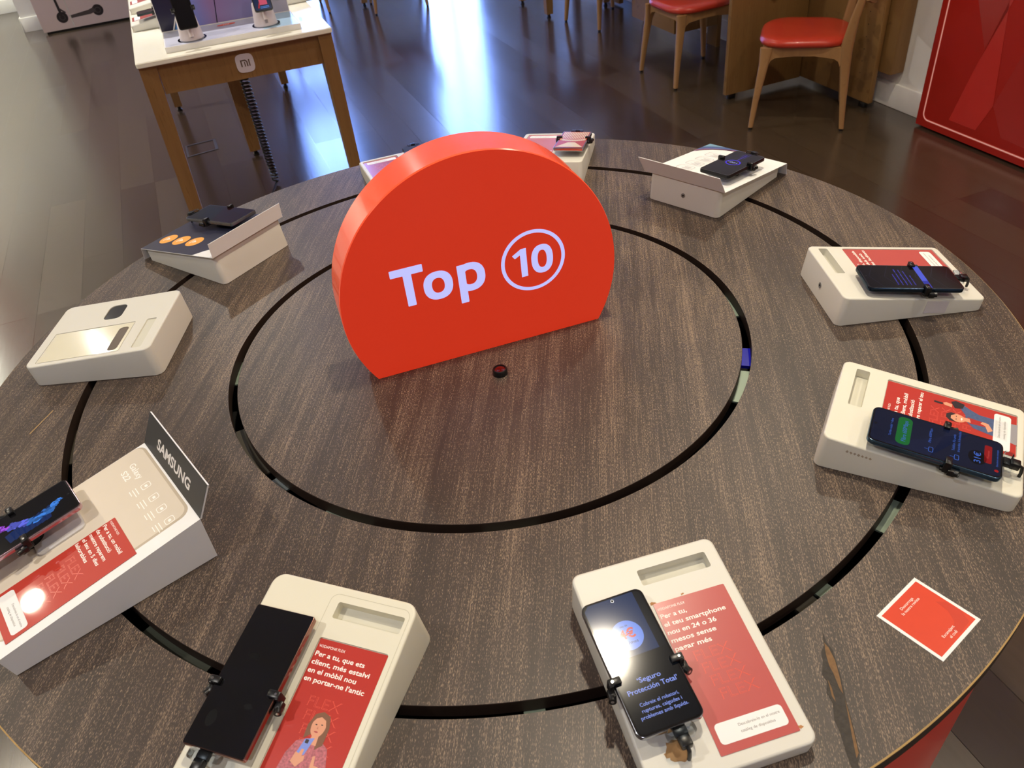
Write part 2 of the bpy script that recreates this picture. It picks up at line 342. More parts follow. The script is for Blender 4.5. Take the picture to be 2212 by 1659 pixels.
# the gouge in the veneer and a pale scratch
b = MB(); g = [(-3, 80), (0, 66), (5, 58), (8, 36), (10, 20), (11, -4), (14, -30), (16, -62), (13, -70), (14, -96), (12, -112), (9, -92), (6, -76), (2, -56), (0, -40), (-4, -26), (-3, -8), (-8, 4), (-6, 18), (-10, 26), (-7, 44), (-8, 52), (-4, 62)]
b.flat(g, 0, mat('torn_veneer', (58, 52, 46), .7, vary=.6, vscale=160, bump=(300, 1)), M=MM)
bw = mat('bare_wood', (116, 86, 54), .7, vary=.5, vscale=160)
b.flat([(-3, 66), (1, 60), (6, 44), (8, 24), (9, 4), (6, 10), (2, 28), (-1, 36), (-3, 50)], .1, bw, M=MM); b.flat([(10, -2), (12, -20), (14, -44), (15, -60), (12, -66), (11, -40)], .1, bw, M=MM); b.flat([(-5, 20), (-2, 10), (0, -6), (-3, 0)], .1, bw, M=MM)
b.build('veneer_gouge', tb, T(.339, -.748, TZ+.0004) @ R(D(-14)))
b = MB(); b.flat([(-1, -31), (.6, -30), (1.2, 31), (-.2, 30)], 0, M_EDGEL, M=MM); b.build('pale_scratch', tb, T(-.771, -.097, TZ+.0004) @ R(D(-16.5)))

# ------------------------------------------------------------------ sign
ths = .2517
SM = T(.0069, -.0396, TZ) @ R(ths)
sg = thing('top_ten_sign', SM, 'large red round sign reading Top 10 in lit letters at table centre', 'sign')
RS, HS, TS = .2387, .1224, .0791
def cutcircle(r, zc, n=96):
    a = math.asin(zc/r); p = []
    for i in range(n+1):
        t = -a+(PI+2*a)*i/n; p.append((r*math.cos(t), zc+r*math.sin(t)))
    return p
UP = R(PI/2, 'X')          # polygon plane XY -> XZ, its +z towards the camera
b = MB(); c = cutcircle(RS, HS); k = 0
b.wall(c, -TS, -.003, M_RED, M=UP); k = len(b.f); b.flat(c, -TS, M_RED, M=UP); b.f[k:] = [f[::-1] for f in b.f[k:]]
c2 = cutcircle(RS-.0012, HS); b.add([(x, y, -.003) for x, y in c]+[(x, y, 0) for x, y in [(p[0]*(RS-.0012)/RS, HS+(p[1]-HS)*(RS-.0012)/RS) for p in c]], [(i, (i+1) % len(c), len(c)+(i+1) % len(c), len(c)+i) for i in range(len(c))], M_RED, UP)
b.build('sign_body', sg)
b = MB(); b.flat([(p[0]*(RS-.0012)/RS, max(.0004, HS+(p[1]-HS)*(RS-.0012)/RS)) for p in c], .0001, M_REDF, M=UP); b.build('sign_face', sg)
b = MB(); MU = UP @ T(0, HS, .0006)
def oval(cx, cy, rx, ry, sx, sy, e=2.3):
    def sq(a, b2): 
        return [(cx+a*abs(math.cos(t))**(2/e)*math.copysign(1, math.cos(t)), cy+b2*abs(math.sin(t))**(2/e)*math.copysign(1, math.sin(t))) for t in [2*PI*i/56 for i in range(56)]]
    return sq(rx, ry), sq(rx-sx, ry-sy)
b.flat(rrect(-.149, -.095, .0617, .0754, .0012), 0, M_LET, M=MU)
b.flat(rrect(-.1287, -.1147, .004, .0625, .0012), -.0002, M_LET, M=MU)
o1, i1 = oval(-.0742, .0296, .0246, .0262, .0140, .0125); b.flat(o1, 0, M_LET, [i1], M=MU)
b.flat(rrect(-.0403, -.0270, -.0162, .0555, .0012), -.0002, M_LET, M=MU)
o1, i1 = oval(-.0195, .0302, .0255, .0265, .0140, .0125)
b.flat(sorted([q for q in o1 if q[0] > -.036], key=lambda q: math.atan2(q[1]-.0302, q[0]+.0195)), 0, M_LET, [i1], M=MU)
o1 = circ(.0906, .0308, .0564, n=96); i1 = circ(.0906, .0308, .0502, n=96); b.flat(o1, 0, M_LET, [i1], M=MU)
b.flat([(.0683, .0042), (.0795, .0042), (.0795, .0572), (.0705, .0572), (.0545, .0478), (.0590, .0412), (.0683, .0462)], 0, M_LET, M=MU)
o1, i1 = oval(.1064, .0302, .0192, .0268, .0112, .0105); b.flat(o1, 0, M_LET, [i1], M=MU)
b.build('lit_lettering', sg)
# knob in front of the sign
t = thing('sensor_knob', T(.0176, -.1145, TZ), 'small black round sensor button on the wood in front of the red sign', 'button')
b = MB(); b.lathe([(.0125, 0), (.0125, .009), (.0115, .0105), (.0100, .0108), (.0095, .0090)], M_BLK, 32); b.build('knob_body', t)
b = MB(); b.lathe([(.0095, .0088), (.006, .0102), (.001, .0108)], mat('dark_red_lens', (70, 6, 8), .1, coat=1), 24); b.build('lens', t)

# ------------------------------------------------------------------ phone stands
ST = {'S1': (.1616, -.5721, -78.9, .0062, .060, .2543, .0241, .1785), 'S2': (-.1848, -.5766, -113.0, .0066, .0733, .2533, .0286, .1909),
      'S3': (-.4547, -.3595, 215.8, -.001, .074, .269, .037, .209), 'S4': (-.5781, .098, 177.1, .0087, .0593, .2448, .041, .1976),
      'S5': (-.4854, .376, 142.5, .000, .062, .250, .026, .188), 'S8': (.4526, .3963, 41.8, .003, .059, .250, .027, .180),
      'S9': (.5935, -.0066, -.7, .0097, .0558, .2561, .0217, .1811), 'S10': (.4856, -.3288, -30.9, .0077, .0562, .2533, .0286, .1819),
      'S7': (.1675, .5853, 74.1, .0075, .058, .2543, .027, .181), 'S6': (-.1342, .5762, 105.1, .0075, .058, .2543, .027, .181)}
def frame(n):
    x, y, t, a, hb, L1, hf, Wd = ST[n]; t = D(t)
    es = Vector((math.cos(t), math.sin(t), 0)); ew = Vector((-math.sin(t), math.cos(t), 0)); ez = Vector((0, 0, 1))
    P0 = Vector((x, y, TZ))+a*es+hb*ez; P1 = Vector((x, y, TZ))+L1*es+hf*ez
    eu = (P1-P0).normalized(); nn = eu.cross(ew); 
    if nn.z < 0: nn = -nn
    M = Matrix(((ew.x, -eu.x, nn.x, P0.x), (ew.y, -eu.y, nn.y, P0.y), (ew.z, -eu.z, nn.z, P0.z), (0, 0, 0, 1)))
    return M, (P1-P0).length, -eu.z, nn.z
def zbot(n, y):
    """local depth of the table plane below the sloping top at local y"""
    M, L, sy, cz = frame(n); return -(M[2][3]-TZ+y*sy)/cz+.0008
def stand_body(n, root, holes=(), slot=None, rec=None, r=.011, mt=None, rim=None, W_=None):
    mt = mt or M_STAND
    M, L, sy, cz = frame(n); Wd = W_ or ST[n][7]; x0, x1 = -Wd/2, Wd/2; e = .0028
    b = MB(); base = rrect(x0, x1, -L, 0, r, 7)
    rg = [[(x, y, zbot(n, y)) for x, y in base], [(x, y, -e) for x, y in base]]
    for k in (1, 2, 3):
        a = D(30*k); d = e*(1-math.cos(a)); q = rrect(x0+d, x1-d, -L+d, -d, r-d, 7); rg.append([(x, y, -e+e*math.sin(a)) for x, y in q])
    rg = [r_[::1] for r_ in rg]; b.rings(rg, mt, True, False)
    top = rrect(x0+e, x1-e, -L+e, -e, r-e, 7); hs = []
    if slot: hs.append(rrect(*slot[:4], .0025, 3))
    if rec: hs.append(rrect(*rec[:4], .003, 3))
    for h in holes: hs.append(rrect(*h[:4], h[5], 4))
    b.flat(top, 0, mt, hs)
    if slot: p = rrect(*slot[:4], .0025, 3); b.wall(p, -slot[4], 0, mt, True); b.flat(p, -slot[4], M_SLOT)
    if rec: p = rrect(*rec[:4], .003, 3); b.wall(p, -rec[4], 0, mt, True); b.flat(p, -rec[4], mt)
    for h in holes: p = rrect(*h[:4], h[5], 4); b.wall(p, -h[4], 0, mt, True); b.flat(p, -h[4], h[6])
    if rim:
        o1 = rrect(*rim, .010, 5); i1 = rrect(rim[0]+.0006, rim[1]-.0006, rim[2]+.0006, rim[3]-.0006, .0094, 5); b.flat(o1, .0001, mat('seam_line', (190, 184, 160), .7), [i1])
    o = b.build('stand_body', root); return o
def back_screw(n, root, fx=.0):
    L = frame(n)[1]; b = MB(); z = zbot(n, 0)*.52
    b.cyl((fx, -.002, z), (0, 1, 0), .0052, .0028, M_CHROME, 20); b.cyl((fx, .0008, z), (0, 1, 0), .0022, .0003, M_BLK, 6); b.build('back_screw', root)
def flexrows(b, x, y, mt_line, mt_fill, z, s=1.0, rows=4, h=12):
    for i in range(rows):
        xx = x+i*3.0*s; yy = y-i*15.5*s
        for k, dx in enumerate((0,)):
            b.text('FLEX', xx+dx, yy, mt_line, z+.03*k+.01, h*s, w=44*s, bold=.0, M=MM)
            b.text('FLEX', xx+dx, yy, mt_fill, z+.03*k+.02, h*s, w=44*s, bold=-.022, M=MM)
def insert_card(root, x0, x1, y0, y1, lines, red, z=-2.0, label=True, kind=None, head='VODAFONE FLEX', lead=9.9, ch=5.4, ty=-9.5, lw=None):
    """printed leaflet; coordinates in mm, its own origin at the top left corner"""
    w, h = x1-x0, y1-y0; b = MB(); Mm = MM
    b.prism(rrect(0, w, -h, 0, 1.0, 2), -.5, 0, red, M=Mm)
    if head: b.text(head, 2.2, ty, M_TXTW, .06, 3.0, w=33, bold=.004, M=Mm)
    if kind != 'plainlow': flexrows(b, 18, -76 if kind is None else -72, M_CARDL, red, .05, .98 if kind is None else .92, 4)
    for i, l in enumerate(lines):
        b.text(l, 2.0, ty-10.2-lead*i, M_TXTW, .06, ch, w=(lw[i] if lw else None), bold=.018, M=Mm)
    if kind == 'woman': woman(b, Mm)
    if kind == 'man': man(b, Mm)
    if label:
        b.flat([(6, -165), (6, -144), (74, -142), (78, -142.6), (80.5, -146), (80.5, -158), (77, -164.6)][::-1] if False else rrect(5.5, 80.5, -164, -142.5, 4.5, 4), .2, M_WHITE, M=Mm)
        b.text('Descobreix-lo en el nostre', 30, -151, M_TXTG, .26, 2.9, w=46, M=Mm); b.text('catàleg de dispositius', 30, -157.5, M_TXTG, .26, 2.9, w=38, M=Mm)
    o = b.build('insert_card', root); o.matrix_local = T(x0*.001, y1*.001, z*.001+.0005); o['label'] = 'printed red leaflet'; return o
SKIN = mat('print_skin', (214, 150, 118), .4); HAIR = mat('print_hair', (120, 78, 52), .4); BLOUSE = mat('print_blouse', (176, 96, 104), .4, vary=.9, vscale=400)
PHB = mat('print_blue', (120, 140, 214), .4); DENIM = mat('print_denim', (74, 90, 128), .4, vary=.4, vscale=300); DARKP = mat('print_dark', (44, 34, 40), .4); REDT = mat('print_red_shirt', (170, 40, 36), .4); PANTS = mat('print_pants', (150, 146, 150), .4)
def woman(b, M):
    f = lambda p, m, z: b.flat(p, z, m, M=M)
    f([(16, -150), (19, -122), (25, -108), (36, -103), (52, -102), (62, -108), (68, -124), (70, -150)], BLOUSE, .22)
    f([(31, -104), (30, -90), (34, -78), (42, -74), (51, -77), (55, -88), (55, -106), (48, -112), (46, -100), (38, -98)], HAIR, .24)
    f([(38, -108), (48, -108), (47, -98), (40, -98)], SKIN, .26); f(circ(42.5, -89, 8.2, 11.5), SKIN, .28)
    f([(33.5, -88), (34, -80), (41, -76.5), (50, -80), (51.5, -90), (48, -82), (42, -79.5), (37, -82)], HAIR, .30)
    for x, y in ((39.2, -88), (45.6, -87)): f(circ(x, y, 1.2, .6, 10), DARKP, .32)
    f(circ(42, -95, 2.4, .8, 12), mat('print_lips', (170, 70, 66), .4), .32); f([(42, -89), (43.2, -92), (41.4, -92)], mat('print_nose', (190, 122, 94), .4), .31)
    f([(30, -122), (40, -119), (44, -101), (34, -104)][::-1], PHB, .34); f(rrect(35, 39, -108, -104, .8, 2), DARKP, .36)
    f([(28, -128), (30, -118), (34, -119), (35, -114), (38, -114), (38, -121), (41, -119), (42, -124), (36, -132)], SKIN, .38)
    f([(16, -140), (28, -126), (34, -131), (24, -146)], BLOUSE, .36)
    f([(52, -134), (50, -118), (52.5, -117), (55, -126), (60, -126), (62, -136), (57, -142)], SKIN, .38); f([(55, -150), (54, -138), (63, -136), (69, -150)], BLOUSE, .36)
def man(b, M):
    f = lambda p, m, z: b.flat(p, z, m, M=M)
    f([(26, -160), (30, -140), (34, -118), (44, -108), (58, -106), (70, -98), (78, -92), (80, -100), (72, -112), (66, -124), (66, -160)], DENIM, .20)
    f([(66, -92), (78, -86), (83, -92), (80, -104), (70, -102)], DARKP, .22)
    f([(42, -112), (54, -109), (52, -136), (44, -136)], REDT, .24); f([(44, -114), (52, -112), (51, -102), (43, -103)], SKIN, .26)
    f(circ(46, -96, 8.5, 11), SKIN, .28); f([(37, -95), (37, -87), (42, -82), (50, -82), (55, -88), (54, -94), (48, -88), (42, -88)], DARKP, .30)
    for x in (43, 49): f(circ(x, -95, 1.3, .6, 10), DARKP, .32)
    f(circ(46, -102, 3, 1, 12), M_TXTW, .32); f([(66, -88), (67, -78), (71, -76), (74, -80), (73, -88)], SKIN, .30); f(rrect(67, 71, -76, -64, 1.5, 2), DARKP, .32)
    f([(34, -136), (46, -132), (48, -126), (53, -128), (52, -136), (40, -142)], SKIN, .32); f([(24, -173), (28, -158), (66, -158), (68, -173)], PANTS, .19)

def phone(n, label, w, l, pos, rot, content=None, frame_mt=None, rc=9, th=8.2, hole=True, glass=None, group='smartphones on show around the round table'):
    """a phone lying on a stand; content(b) draws its screen in mm, origin at the screen centre"""
    M = frame(n)[0] @ T(*pos) @ R(D(rot[2])) @ R(D(rot[1]), 'Y') @ R(D(rot[0]), 'X')
    t = thing('smartphone', M, label, 'phone', group); fm = frame_mt or M_BLKM
    b = MB(); e = 1.6; rg = []
    for d, z in ((e, -th), (e*.3, -th+e*.5), (0, -th+e), (0, -e*.8), (e*.3, -e*.25), (e*.8, 0)):
        rg.append([(x, y, z) for x, y in rrect(-w/2+d, w/2-d, -l/2+d, l/2-d, rc-d, 6)])
    b.rings(rg, fm, M=MM)
    b.box(w/2-.2, w/2+.35, 8, 20, -th*.65, -th*.35, fm, M=MM); b.box(w/2-.2, w/2+.35, 28, 46, -th*.65, -th*.35, fm, M=MM)
    b.build('phone_body', t, smooth=30)
    b = MB(); gw, gl = w/2-1.0, l/2-1.0
    b.prism(rrect(-gw, gw, -gl, gl, rc-1.2, 6), -.2, .25, glass or M_GLASSBLK, M=MM)
    if content: content(b, gw-1.8, gl-2.0)
    if hole: b.flat(circ(0, l/2-6.5, 2.0, n=16), .42, mat('lens_ring', (60, 64, 72), .2, metal=.8), M=MM); b.flat(circ(0, l/2-6.5, 1.3, n=16), .46, M_GLASSBLK, M=MM)
    b.build('screen', t); return t
def mount(n, root, w, l, pos, rot, cy=-16, plug=(4, 1), puck=True, clampmt=None, dy=(0, 0)):
    """security grip under and around the phone, belongs to the stand"""
    M = T(*pos) @ R(D(rot[2])) @ R(D(rot[1]), 'Y') @ R(D(rot[0]), 'X'); cm = clampmt or M_BLK
    h = pos[2]*1000-8.4
    if puck:
        b = MB(); b.lathe([(21, -8.4), (21, -8.4-h*.45), (17, -8.4-h*.5), (17, -8.6-h)], cm, 32, M=MM); b.box(-w/2-4, w/2+4, cy-5, cy+5, -12.0, -8.5, cm, 1, M=MM)
        b.build('security_mount', root, M)
    for s, d in ((-1, dy[0]), (1, dy[1])):
        b = MB(); x = s*w/2; y0 = cy+d
        b.box(min(x-s*8, x+s*6), max(x-s*8, x+s*6), y0-4, y0+4, .4, 5.0, cm, 1.2, 2, M=MM)
        b.box(min(x+s*1, x+s*6), max(x+s*1, x+s*6), y0-5, y0+4, -12, 4.0, cm, 1.0, 2, M=MM)
        b.box(min(x+s*1, x+s*9), max(x+s*1, x+s*9), y0-12, y0-2, -13, -4.0, cm, 1.5, 2, M=MM)
        g = MB(); g.cyl((x+s*5, y0-9, -8.5), (s*.35, -.9, .25), 4.3, 7, cm, 20); g.cyl((x+s*7.4, y0-15.2, -6.8), (s*.35, -.9, .25), 2.0, .25, M_CHROME, 6)
        g.cyl((x+s*1.5, y0, 4.9), (0, 0, 1), 1.5, .35, M_CHROME, 16)
        b.merge(g, MM); b.build('clamp_arm', root, M)
    if plug:
        x = plug[0]; y = -l/2; b = MB()
        b.box(x-7, x+7, y-9, y-.3, -8, -1.5, cm, 1.2, 2, M=MM); b.box(x-6, x+6, y-21, y-8.5, -9.5, 1.0, cm, 1.8, 2, M=MM)
        b.tube([(x, y-20, -4), (x, y-24, -6), (x, y-26, -10-h*.4), (x, y-26, -8.8-h)], 2.2, cm, 10, M=MM); o = b.build('charging_plug', root, M)
        b = MB(); c_o = rrect(x-15, x+15, y-12, y-.4, 4, 4); b.wall(c_o, -9, 2.2, M_CLEAR, M=MM); b.flat(c_o, 2.2, M_CLEAR, M=MM)
        b.flat(rrect(x-13, x+13, y-10.5, y-2, 3, 4), 2.6, M_CLEAR, M=MM); c = b.build('clear_collar', root, M)
ZU = (0, 0, 0)
# ---- S1: near right
SQ = lambda c, s: glow('scr_%d_%d_%d_%d' % (*c, int(s*100)), c, s)
def scr1(b, w, l):
    f = lambda p, z, m: b.flat(p, z, m, M=MM); t = lambda *a, **k: b.text(*a, M=MM, **k)
    base = SQ((20, 26, 34), .35); f(rrect(-w, w, -l, l, 6, 4), .28, base)
    f([(-w, 4), (w, 4), (w, l-6), (w-6, l), (-w+6, l), (-w, l-6)], .30, SQ((46, 66, 110), .75)); f([(w-9, 4), (w, 4), (w, l-6), (w-6, l), (w-9, l)], .31, SQ((22, 30, 40), .5))
    f(circ(-1, 28, 17.5, n=40), .33, SQ((120, 158, 255), .95))
    t('des de', -1, 38, SQ((30, 40, 90), .4), z=.36, h=2.6, w=9, al='CENTER'); t('4€', -1, 24.5, SQ((225, 60, 50), .95), z=.36, h=10.5, w=18, bold=.03, al='CENTER'); t('/mes', 2, 17.5, SQ((30, 40, 90), .4), z=.36, h=3.6, w=11, al='CENTER')
    c = SQ((150, 170, 255), 1.0); t("‘Seguro", 0, -25, c, z=.36, h=5.4, w=26, bold=.015, al='CENTER'); t("Protección Total’", 0, -34.5, c, z=.36, h=5.4, w=56, bold=.015, al='CENTER')
    for i, (s, ww) in enumerate((('Cobreix el robatori,', 43), ('ruptures, caigudes i', 44), ('problemes amb líquids.', 52))): t(s, 0, -48.5-6.4*i, c, z=.36, h=3.8, w=ww, bold=.008, al='CENTER')
GSTAND = 'white wedge phone stands set in a ring on the round table'
p1, r1 = (-.0539, -.1252, .0205), (-2.2, .5, 2.8)
s = thing('phone_stand', frame('S1')[0], 'white wedge stand near lower right, red leaflet about el teu smartphone, brown glue stain', 'phone stand', GSTAND)
stand_body('S1', s, slot=(-.0125, .0735, -.0377, -.017, .014), rec=None)
ic = insert_card(s, -11, 76, -236, -63, ['Per a tu,', 'el teu smartphone', 'nou en 24 o 36', 'mesos sense', 'pagar més'], M_CARDR2, z=.3, lw=[31, 74, 58, 53, 43])
back_screw('S1', s); mount('S1', s, 74, 156, p1, r1, cy=-14, dy=(-2, 0), plug=(6, 1))
b = MB(); random.seed(5)
bl = [(x+random.uniform(-1.6, 1.6), y+random.uniform(-1.6, 1.6)) for x, y in circ(-50, -218, 12.5, 11.5, 26)]
b.flat(bl, .12, mat('glue_stain', (166, 126, 80), .6, vary=.2, vscale=90), M=MM); b.build('glue_stain', s)
for cx_, cy_, rr in ((-10, -62, 3.2), (-74, -47, 4), (78, -233, 2.6), (26, -60.5, 1.8)): b = MB(); b.flat([(x+random.uniform(-.8, .8), y+random.uniform(-.8, .8)) for x, y in circ(cx_, cy_, rr, rr*.7, 12)], .14, mat('glue_stain2', (176, 120, 66), .6), M=MM); b.build('glue_stain', s)
phone('S1', 'silver-framed phone on the near right stand, light blue circle with 4€ on its screen', 74, 156, p1, r1, scr1, mat('silver_frame', (150, 152, 160), .18, metal=1), rc=9)
# ---- S2: near, left of centre
p2, r2 = (-.0474, -.1298, .0214), (-2.4, -.5, .6)
def smudges(b, w, l):
    sm = mat('finger_smudge', (12, 13, 15), .22)
    for x, y, a, c_ in ((-9, 22, 7, 4), (14, -30, 5, 3), (-20, -50, 6, 9)): b.flat(circ(x, y, a, c_, 16), .27, sm, M=MM)
s = thing('phone_stand', frame('S2')[0], 'tall cream wedge stand at the bottom edge, leaflet with a woman holding a blue phone', 'phone stand', GSTAND)
stand_body('S2', s, slot=(-.0005, .085, -.039, -.0188, .014), rec=(-.0035, .0835, -.238, -.063, .0022), r=.016, mt=mat('stand_cream', (221, 216, 196), .4), rim=(-.012, .090, -.245, -.0095))
insert_card(s, -2.6, 82.8, -237, -64, ['Per a tu, que ets', 'client, més estalvi', 'en el mòbil nou', 'en portar-ne l’antic'], M_CARDR, z=-1.6, kind='woman', lw=[62, 72, 60, 74], lead=9.4)
mount('S2', s, 76, 161, p2, r2, cy=-14, dy=(1, 2), plug=(-9, 1))
phone('S2', 'large square-cornered phone with blank black smudged screen and copper edge at the bottom', 76, 161, p2, r2, smudges, mat('copper_frame', (150, 112, 102), .22, metal=1), rc=3.2, th=8.6, hole=False)
# ---- S9: right
def scr9(b, w, l):
    f = lambda p, z, m: b.flat(p, z, m, M=MM); c = SQ((90, 90, 255), .9)
    f(rrect(-w, w, -l, l, 6, 4), .28, SQ((30, 8, 18), .10))
    f([(-w, 4-30), (w, 4-30), (w, 14-30), (-w, 14-30)], .31, SQ((84, 100, 235), .9)); f([(-w, -26), (-w+22, -26), (-w+22, -16), (-w, -16)], .33, SQ((50, 60, 190), .8))
    for i, (s_, ww) in enumerate((('Tarifa il·limitada amb tot', 34), ('trucades il·limitades i dades', 50), ('navega amb la millor xarxa', 48), ('sense permanència i amb', 44), ('el preu que vols', 30))): b.text(s_, -w+8, 26-7*i, c, .33, 2.6, w=ww, M=MM)
    ln = SQ((60, 66, 90), .35)
    for k in range(-3, 6):
        for sx in (-1, 1):
            x0_, y0_ = (-w, k*26) if sx < 0 else (w, k*26); b.flat([(x0_, max(-l, min(l, y0_))), (0, max(-l, min(l, y0_+16))), (0, max(-l, min(l, y0_+17.2))), (x0_, max(-l, min(l, y0_+1.2)))] if sx > 0 else [(x0_, max(-l, min(l, y0_+1.2))), (0, max(-l, min(l, y0_+17.2))), (0, max(-l, min(l, y0_+16))), (x0_, max(-l, min(l, y0_)))], .29, ln, M=MM)
p9, r9 = (-.0540, -.1215, .0213), (-2.2, -.8, -4.5)
s = thing('phone_stand', frame('S9')[0], 'white wedge stand at the right, clear tape on its side, leaflet reading disponible', 'phone stand', GSTAND)
stand_body('S9', s, slot=(-.007, .081, -.0345, -.0175, .014), rec=(-.008, .0815, -.2365, -.0625, .0022))
insert_card(s, -7, 80.6, -235.6, -63.4, ['Per a tu, disponible', 'en mòduls amb', 'totes les facilitats'], M_CARDR2, z=-1.6, lw=[80, 70, 82], kind='plainlow')
back_screw('S9', s); mount('S9', s, 75, 160, p9, r9, cy=-16, plug=(6, 1))
b = MB(); b.box(-.0003, .0003, -.019, .019, -.028, -.004, mat('tape', (206, 200, 204), .25)); b.build('tape_strip', s, T(-.0908, -.165, 0))
phone('S9', 'dark phone on the right stand, blue band and blue text lines on its screen', 75, 160, p9, r9, scr9, mat('blue_frame', (40, 56, 74), .18, metal=.9), rc=9)
# ---- S10: lower right
def scr10(b, w, l):
    f = lambda p, z, m: b.flat(p, z, m, M=MM); t = lambda *a, **k: b.text(*a, M=MM, **k); c = SQ((70, 110, 210), .9)
    f(rrect(-w, w, -l, l, 7, 4), .28, SQ((22, 30, 58), .7)); f([(-w, 4), (w, -14), (w, -40), (-w, 60)], .29, SQ((26, 34, 66), .75))
    t('Tarifes mòbil + fibra', 2, 54, c, z=.33, h=3.0, w=38, al='CENTER')
    f([q for q in rrect(-28, 30, 30, 48, 7, 4)], .31, SQ((28, 120, 52), .8)); t('Fibra 600Mbps', 1, 35.5, c, z=.34, h=5.6, w=44, al='CENTER')
    t('Fibra 600Mbps', 8, 5, c, z=.33, h=3.4, w=30, al='CENTER'); t('Telèfon Fix amb', -9, -24, c, z=.33, h=3.4, w=34); t('trucades il·limitades', -9, -30, c, z=.33, h=3.4, w=44)
    for y in (3, -28):
        f(rrect(-26, -16, y-2, y+4, 1.5, 2), .33, c); f(rrect(-25.2, -16.8, y-1.2, y+3.2, 1, 2), .35, SQ((22, 30, 58), .7)); f(rrect(-21.5, -20.9, y+4, y+9, .2, 1), .33, c)
    f(circ(-8, -51, 14, 11, 24), .31, SQ((14, 12, 20), .3)); t('31€', -8, -55, c, z=.34, h=8, w=21, bold=.01, al='CENTER')
    f(rrect(-14, 22, -68, -59, 2, 2), .31, SQ((170, 24, 26), .8)); t('M’interessa', 4, -65, SQ((230, 90, 80), .8), z=.34, h=2.6, w=16, al='CENTER')
    t('Descobreix més avantatges', 2, -75.5, c, z=.33, h=2.2, w=34, al='CENTER'); f(circ(-24, -74, 2.6, n=12), .33, SQ((190, 30, 30), .8))
p10, r10 = (-.0562, -.1333, .0207), (-.3, 2.2, -.2)
s = thing('phone_stand', frame('S10')[0], 'white wedge stand at lower right, leaflet with a man in a denim jacket', 'phone stand', GSTAND)
stand_body('S10', s, slot=(-.0085, .0775, -.0390, -.0198, .014), rec=(-.0165, .0735, -.2375, -.0645, .0022), mt=mat('stand_warm', (221, 217, 200), .4))
insert_card(s, -14.5, 71.5, -236.6, -65.4, ['Per a tu, que', 'ets client, mòbil', 'de substitució', 'mentre reparar el teu'], M_CARDR, z=-1.6, kind='man', lw=[52, 66, 56, 78], lead=9.8)
mount('S10', s, 75, 163, p10, r10, cy=-16, plug=(6, 1), dy=(-2, 4))
b = MB(); random.seed(8)
for k in range(7): 
    yy = -30-5*k; b.flat([(-zb_+random.uniform(-.5, .5), yy+q) for zb_, q in ((9, 0), (7, 2.5), (10, 4), (12, 1.5))], 0, mat('chipped_paint', (176, 160, 136), .7), M=MM)
b.build('paint_chip', s, T(-.09098, 0, 0) @ R(-PI/2, 'Y') @ Matrix.Scale(-1, 4, (1, 0, 0)) if False else T(-.0911, -.008, -.004) @ R(PI/2, 'Y') @ R(PI, 'Y'))
phone('S10', 'phone on the lower right stand, dark blue screen with a green box and 31€', 75, 163, p10, r10, scr10, mat('teal_frame', (74, 100, 122), .2, metal=.9), rc=10)
# ---- S4: left, empty
s = thing('phone_stand', frame('S4')[0], 'empty white wedge stand at left with open recesses and no phone', 'phone stand', GSTAND)
M_DK = mat('dark_window', (44, 46, 46), .12, coat=.6); M_BRN = mat('brown_recess', (104, 94, 84), .5)
stand_body('S4', s, slot=(-.0055, .0865, -.0385, -.0196, .0022), rec=(-.0035, .0895, -.219, -.0600, .0012), r=.015,
           holes=[(-.0755, -.0265, -.137, -.1005, .0015, .011, M_DK)], mt=M_STAND)
b = MB(); b.flat(rrect(10, 83, -86.5, -67.6, 7, 4), 0, M_BRN, M=MM); b.build('cable_slot', s, T(0, 0, -.0010))
b = MB(); b.flat(rrect(-1.5, 87.5, -217, -62, 1, 2), 0, mat('clear_sheet', (232, 226, 200), .12, coat=1), [rrect(10, 83, -86.5, -67.6, 7, 4)], M=MM); b.build('acrylic_sheet', s, T(0, 0, -.0006))
# ---- S6 and S7: behind the sign
p7, r7 = (-.0545, -.1085, .0213), (.8, -1.0, -.5)
s = thing('phone_stand', frame('S7')[0], 'white wedge stand behind the sign at its upper right, faded pink leaflet', 'phone stand', GSTAND)
stand_body('S7', s, slot=None, rec=(-.008, .080, -.236, -.063, .0022))
insert_card(s, -7, 79, -235, -64, ['Per a tu,', 'el teu smartphone'], mat('printed_pink', (208, 124, 128), .25, coat=.5), z=-1.6, lw=[31, 74], kind='plainlow'); mount('S7', s, 72, 150, p7, r7, cy=-12, plug=(2, 1))
def scr7(b, w, l):
    c = SQ((236, 206, 168), 1.0); f = lambda p, z, m: b.flat(p, z, m, M=MM); f([(-w, -l), (w, -l), (w, l), (-w, l)], .28, SQ((196, 64, 50), 1.0)); random.seed(3)
    for k in range(15):
        x = -w+4+k*(2*w-8)/14; y1_ = 14+18*math.sqrt(max(0, 1-(x/(w*1.02))**2)); f([(x-1.6, -l+4), (x+1.4, -l+4), (x+.9, y1_-34), (x-1.1, y1_-36)], .30, c)
        f([(x-1.8, y1_-30), (x+1.8, y1_-30), (x+1.8, y1_-16), (x-1.8, y1_-16)], .30, c)
        a = -1.1+2.2*k/14; f([(8*math.sin(a)-1.2, 26), (8*math.sin(a)+1.2, 26), (44*math.sin(a)*.75+2.6, l-5), (44*math.sin(a)*.75-2.6, l-5)] if abs(44*math.sin(a)*.75)+3 < w else [(0, 26), (1, 26), (.5, 27)], .30, c)
phone('S7', 'phone behind the sign with red and cream patterned screen and chrome edge', 72, 150, p7, r7, scr7, M_CHROME, rc=3, hole=False)
p6, r6 = (-.056, -.125, .0213), (-1, 0, 0)
s = thing('phone_stand', frame('S6')[0], 'white wedge stand mostly hidden behind the sign at its upper left', 'phone stand', GSTAND)
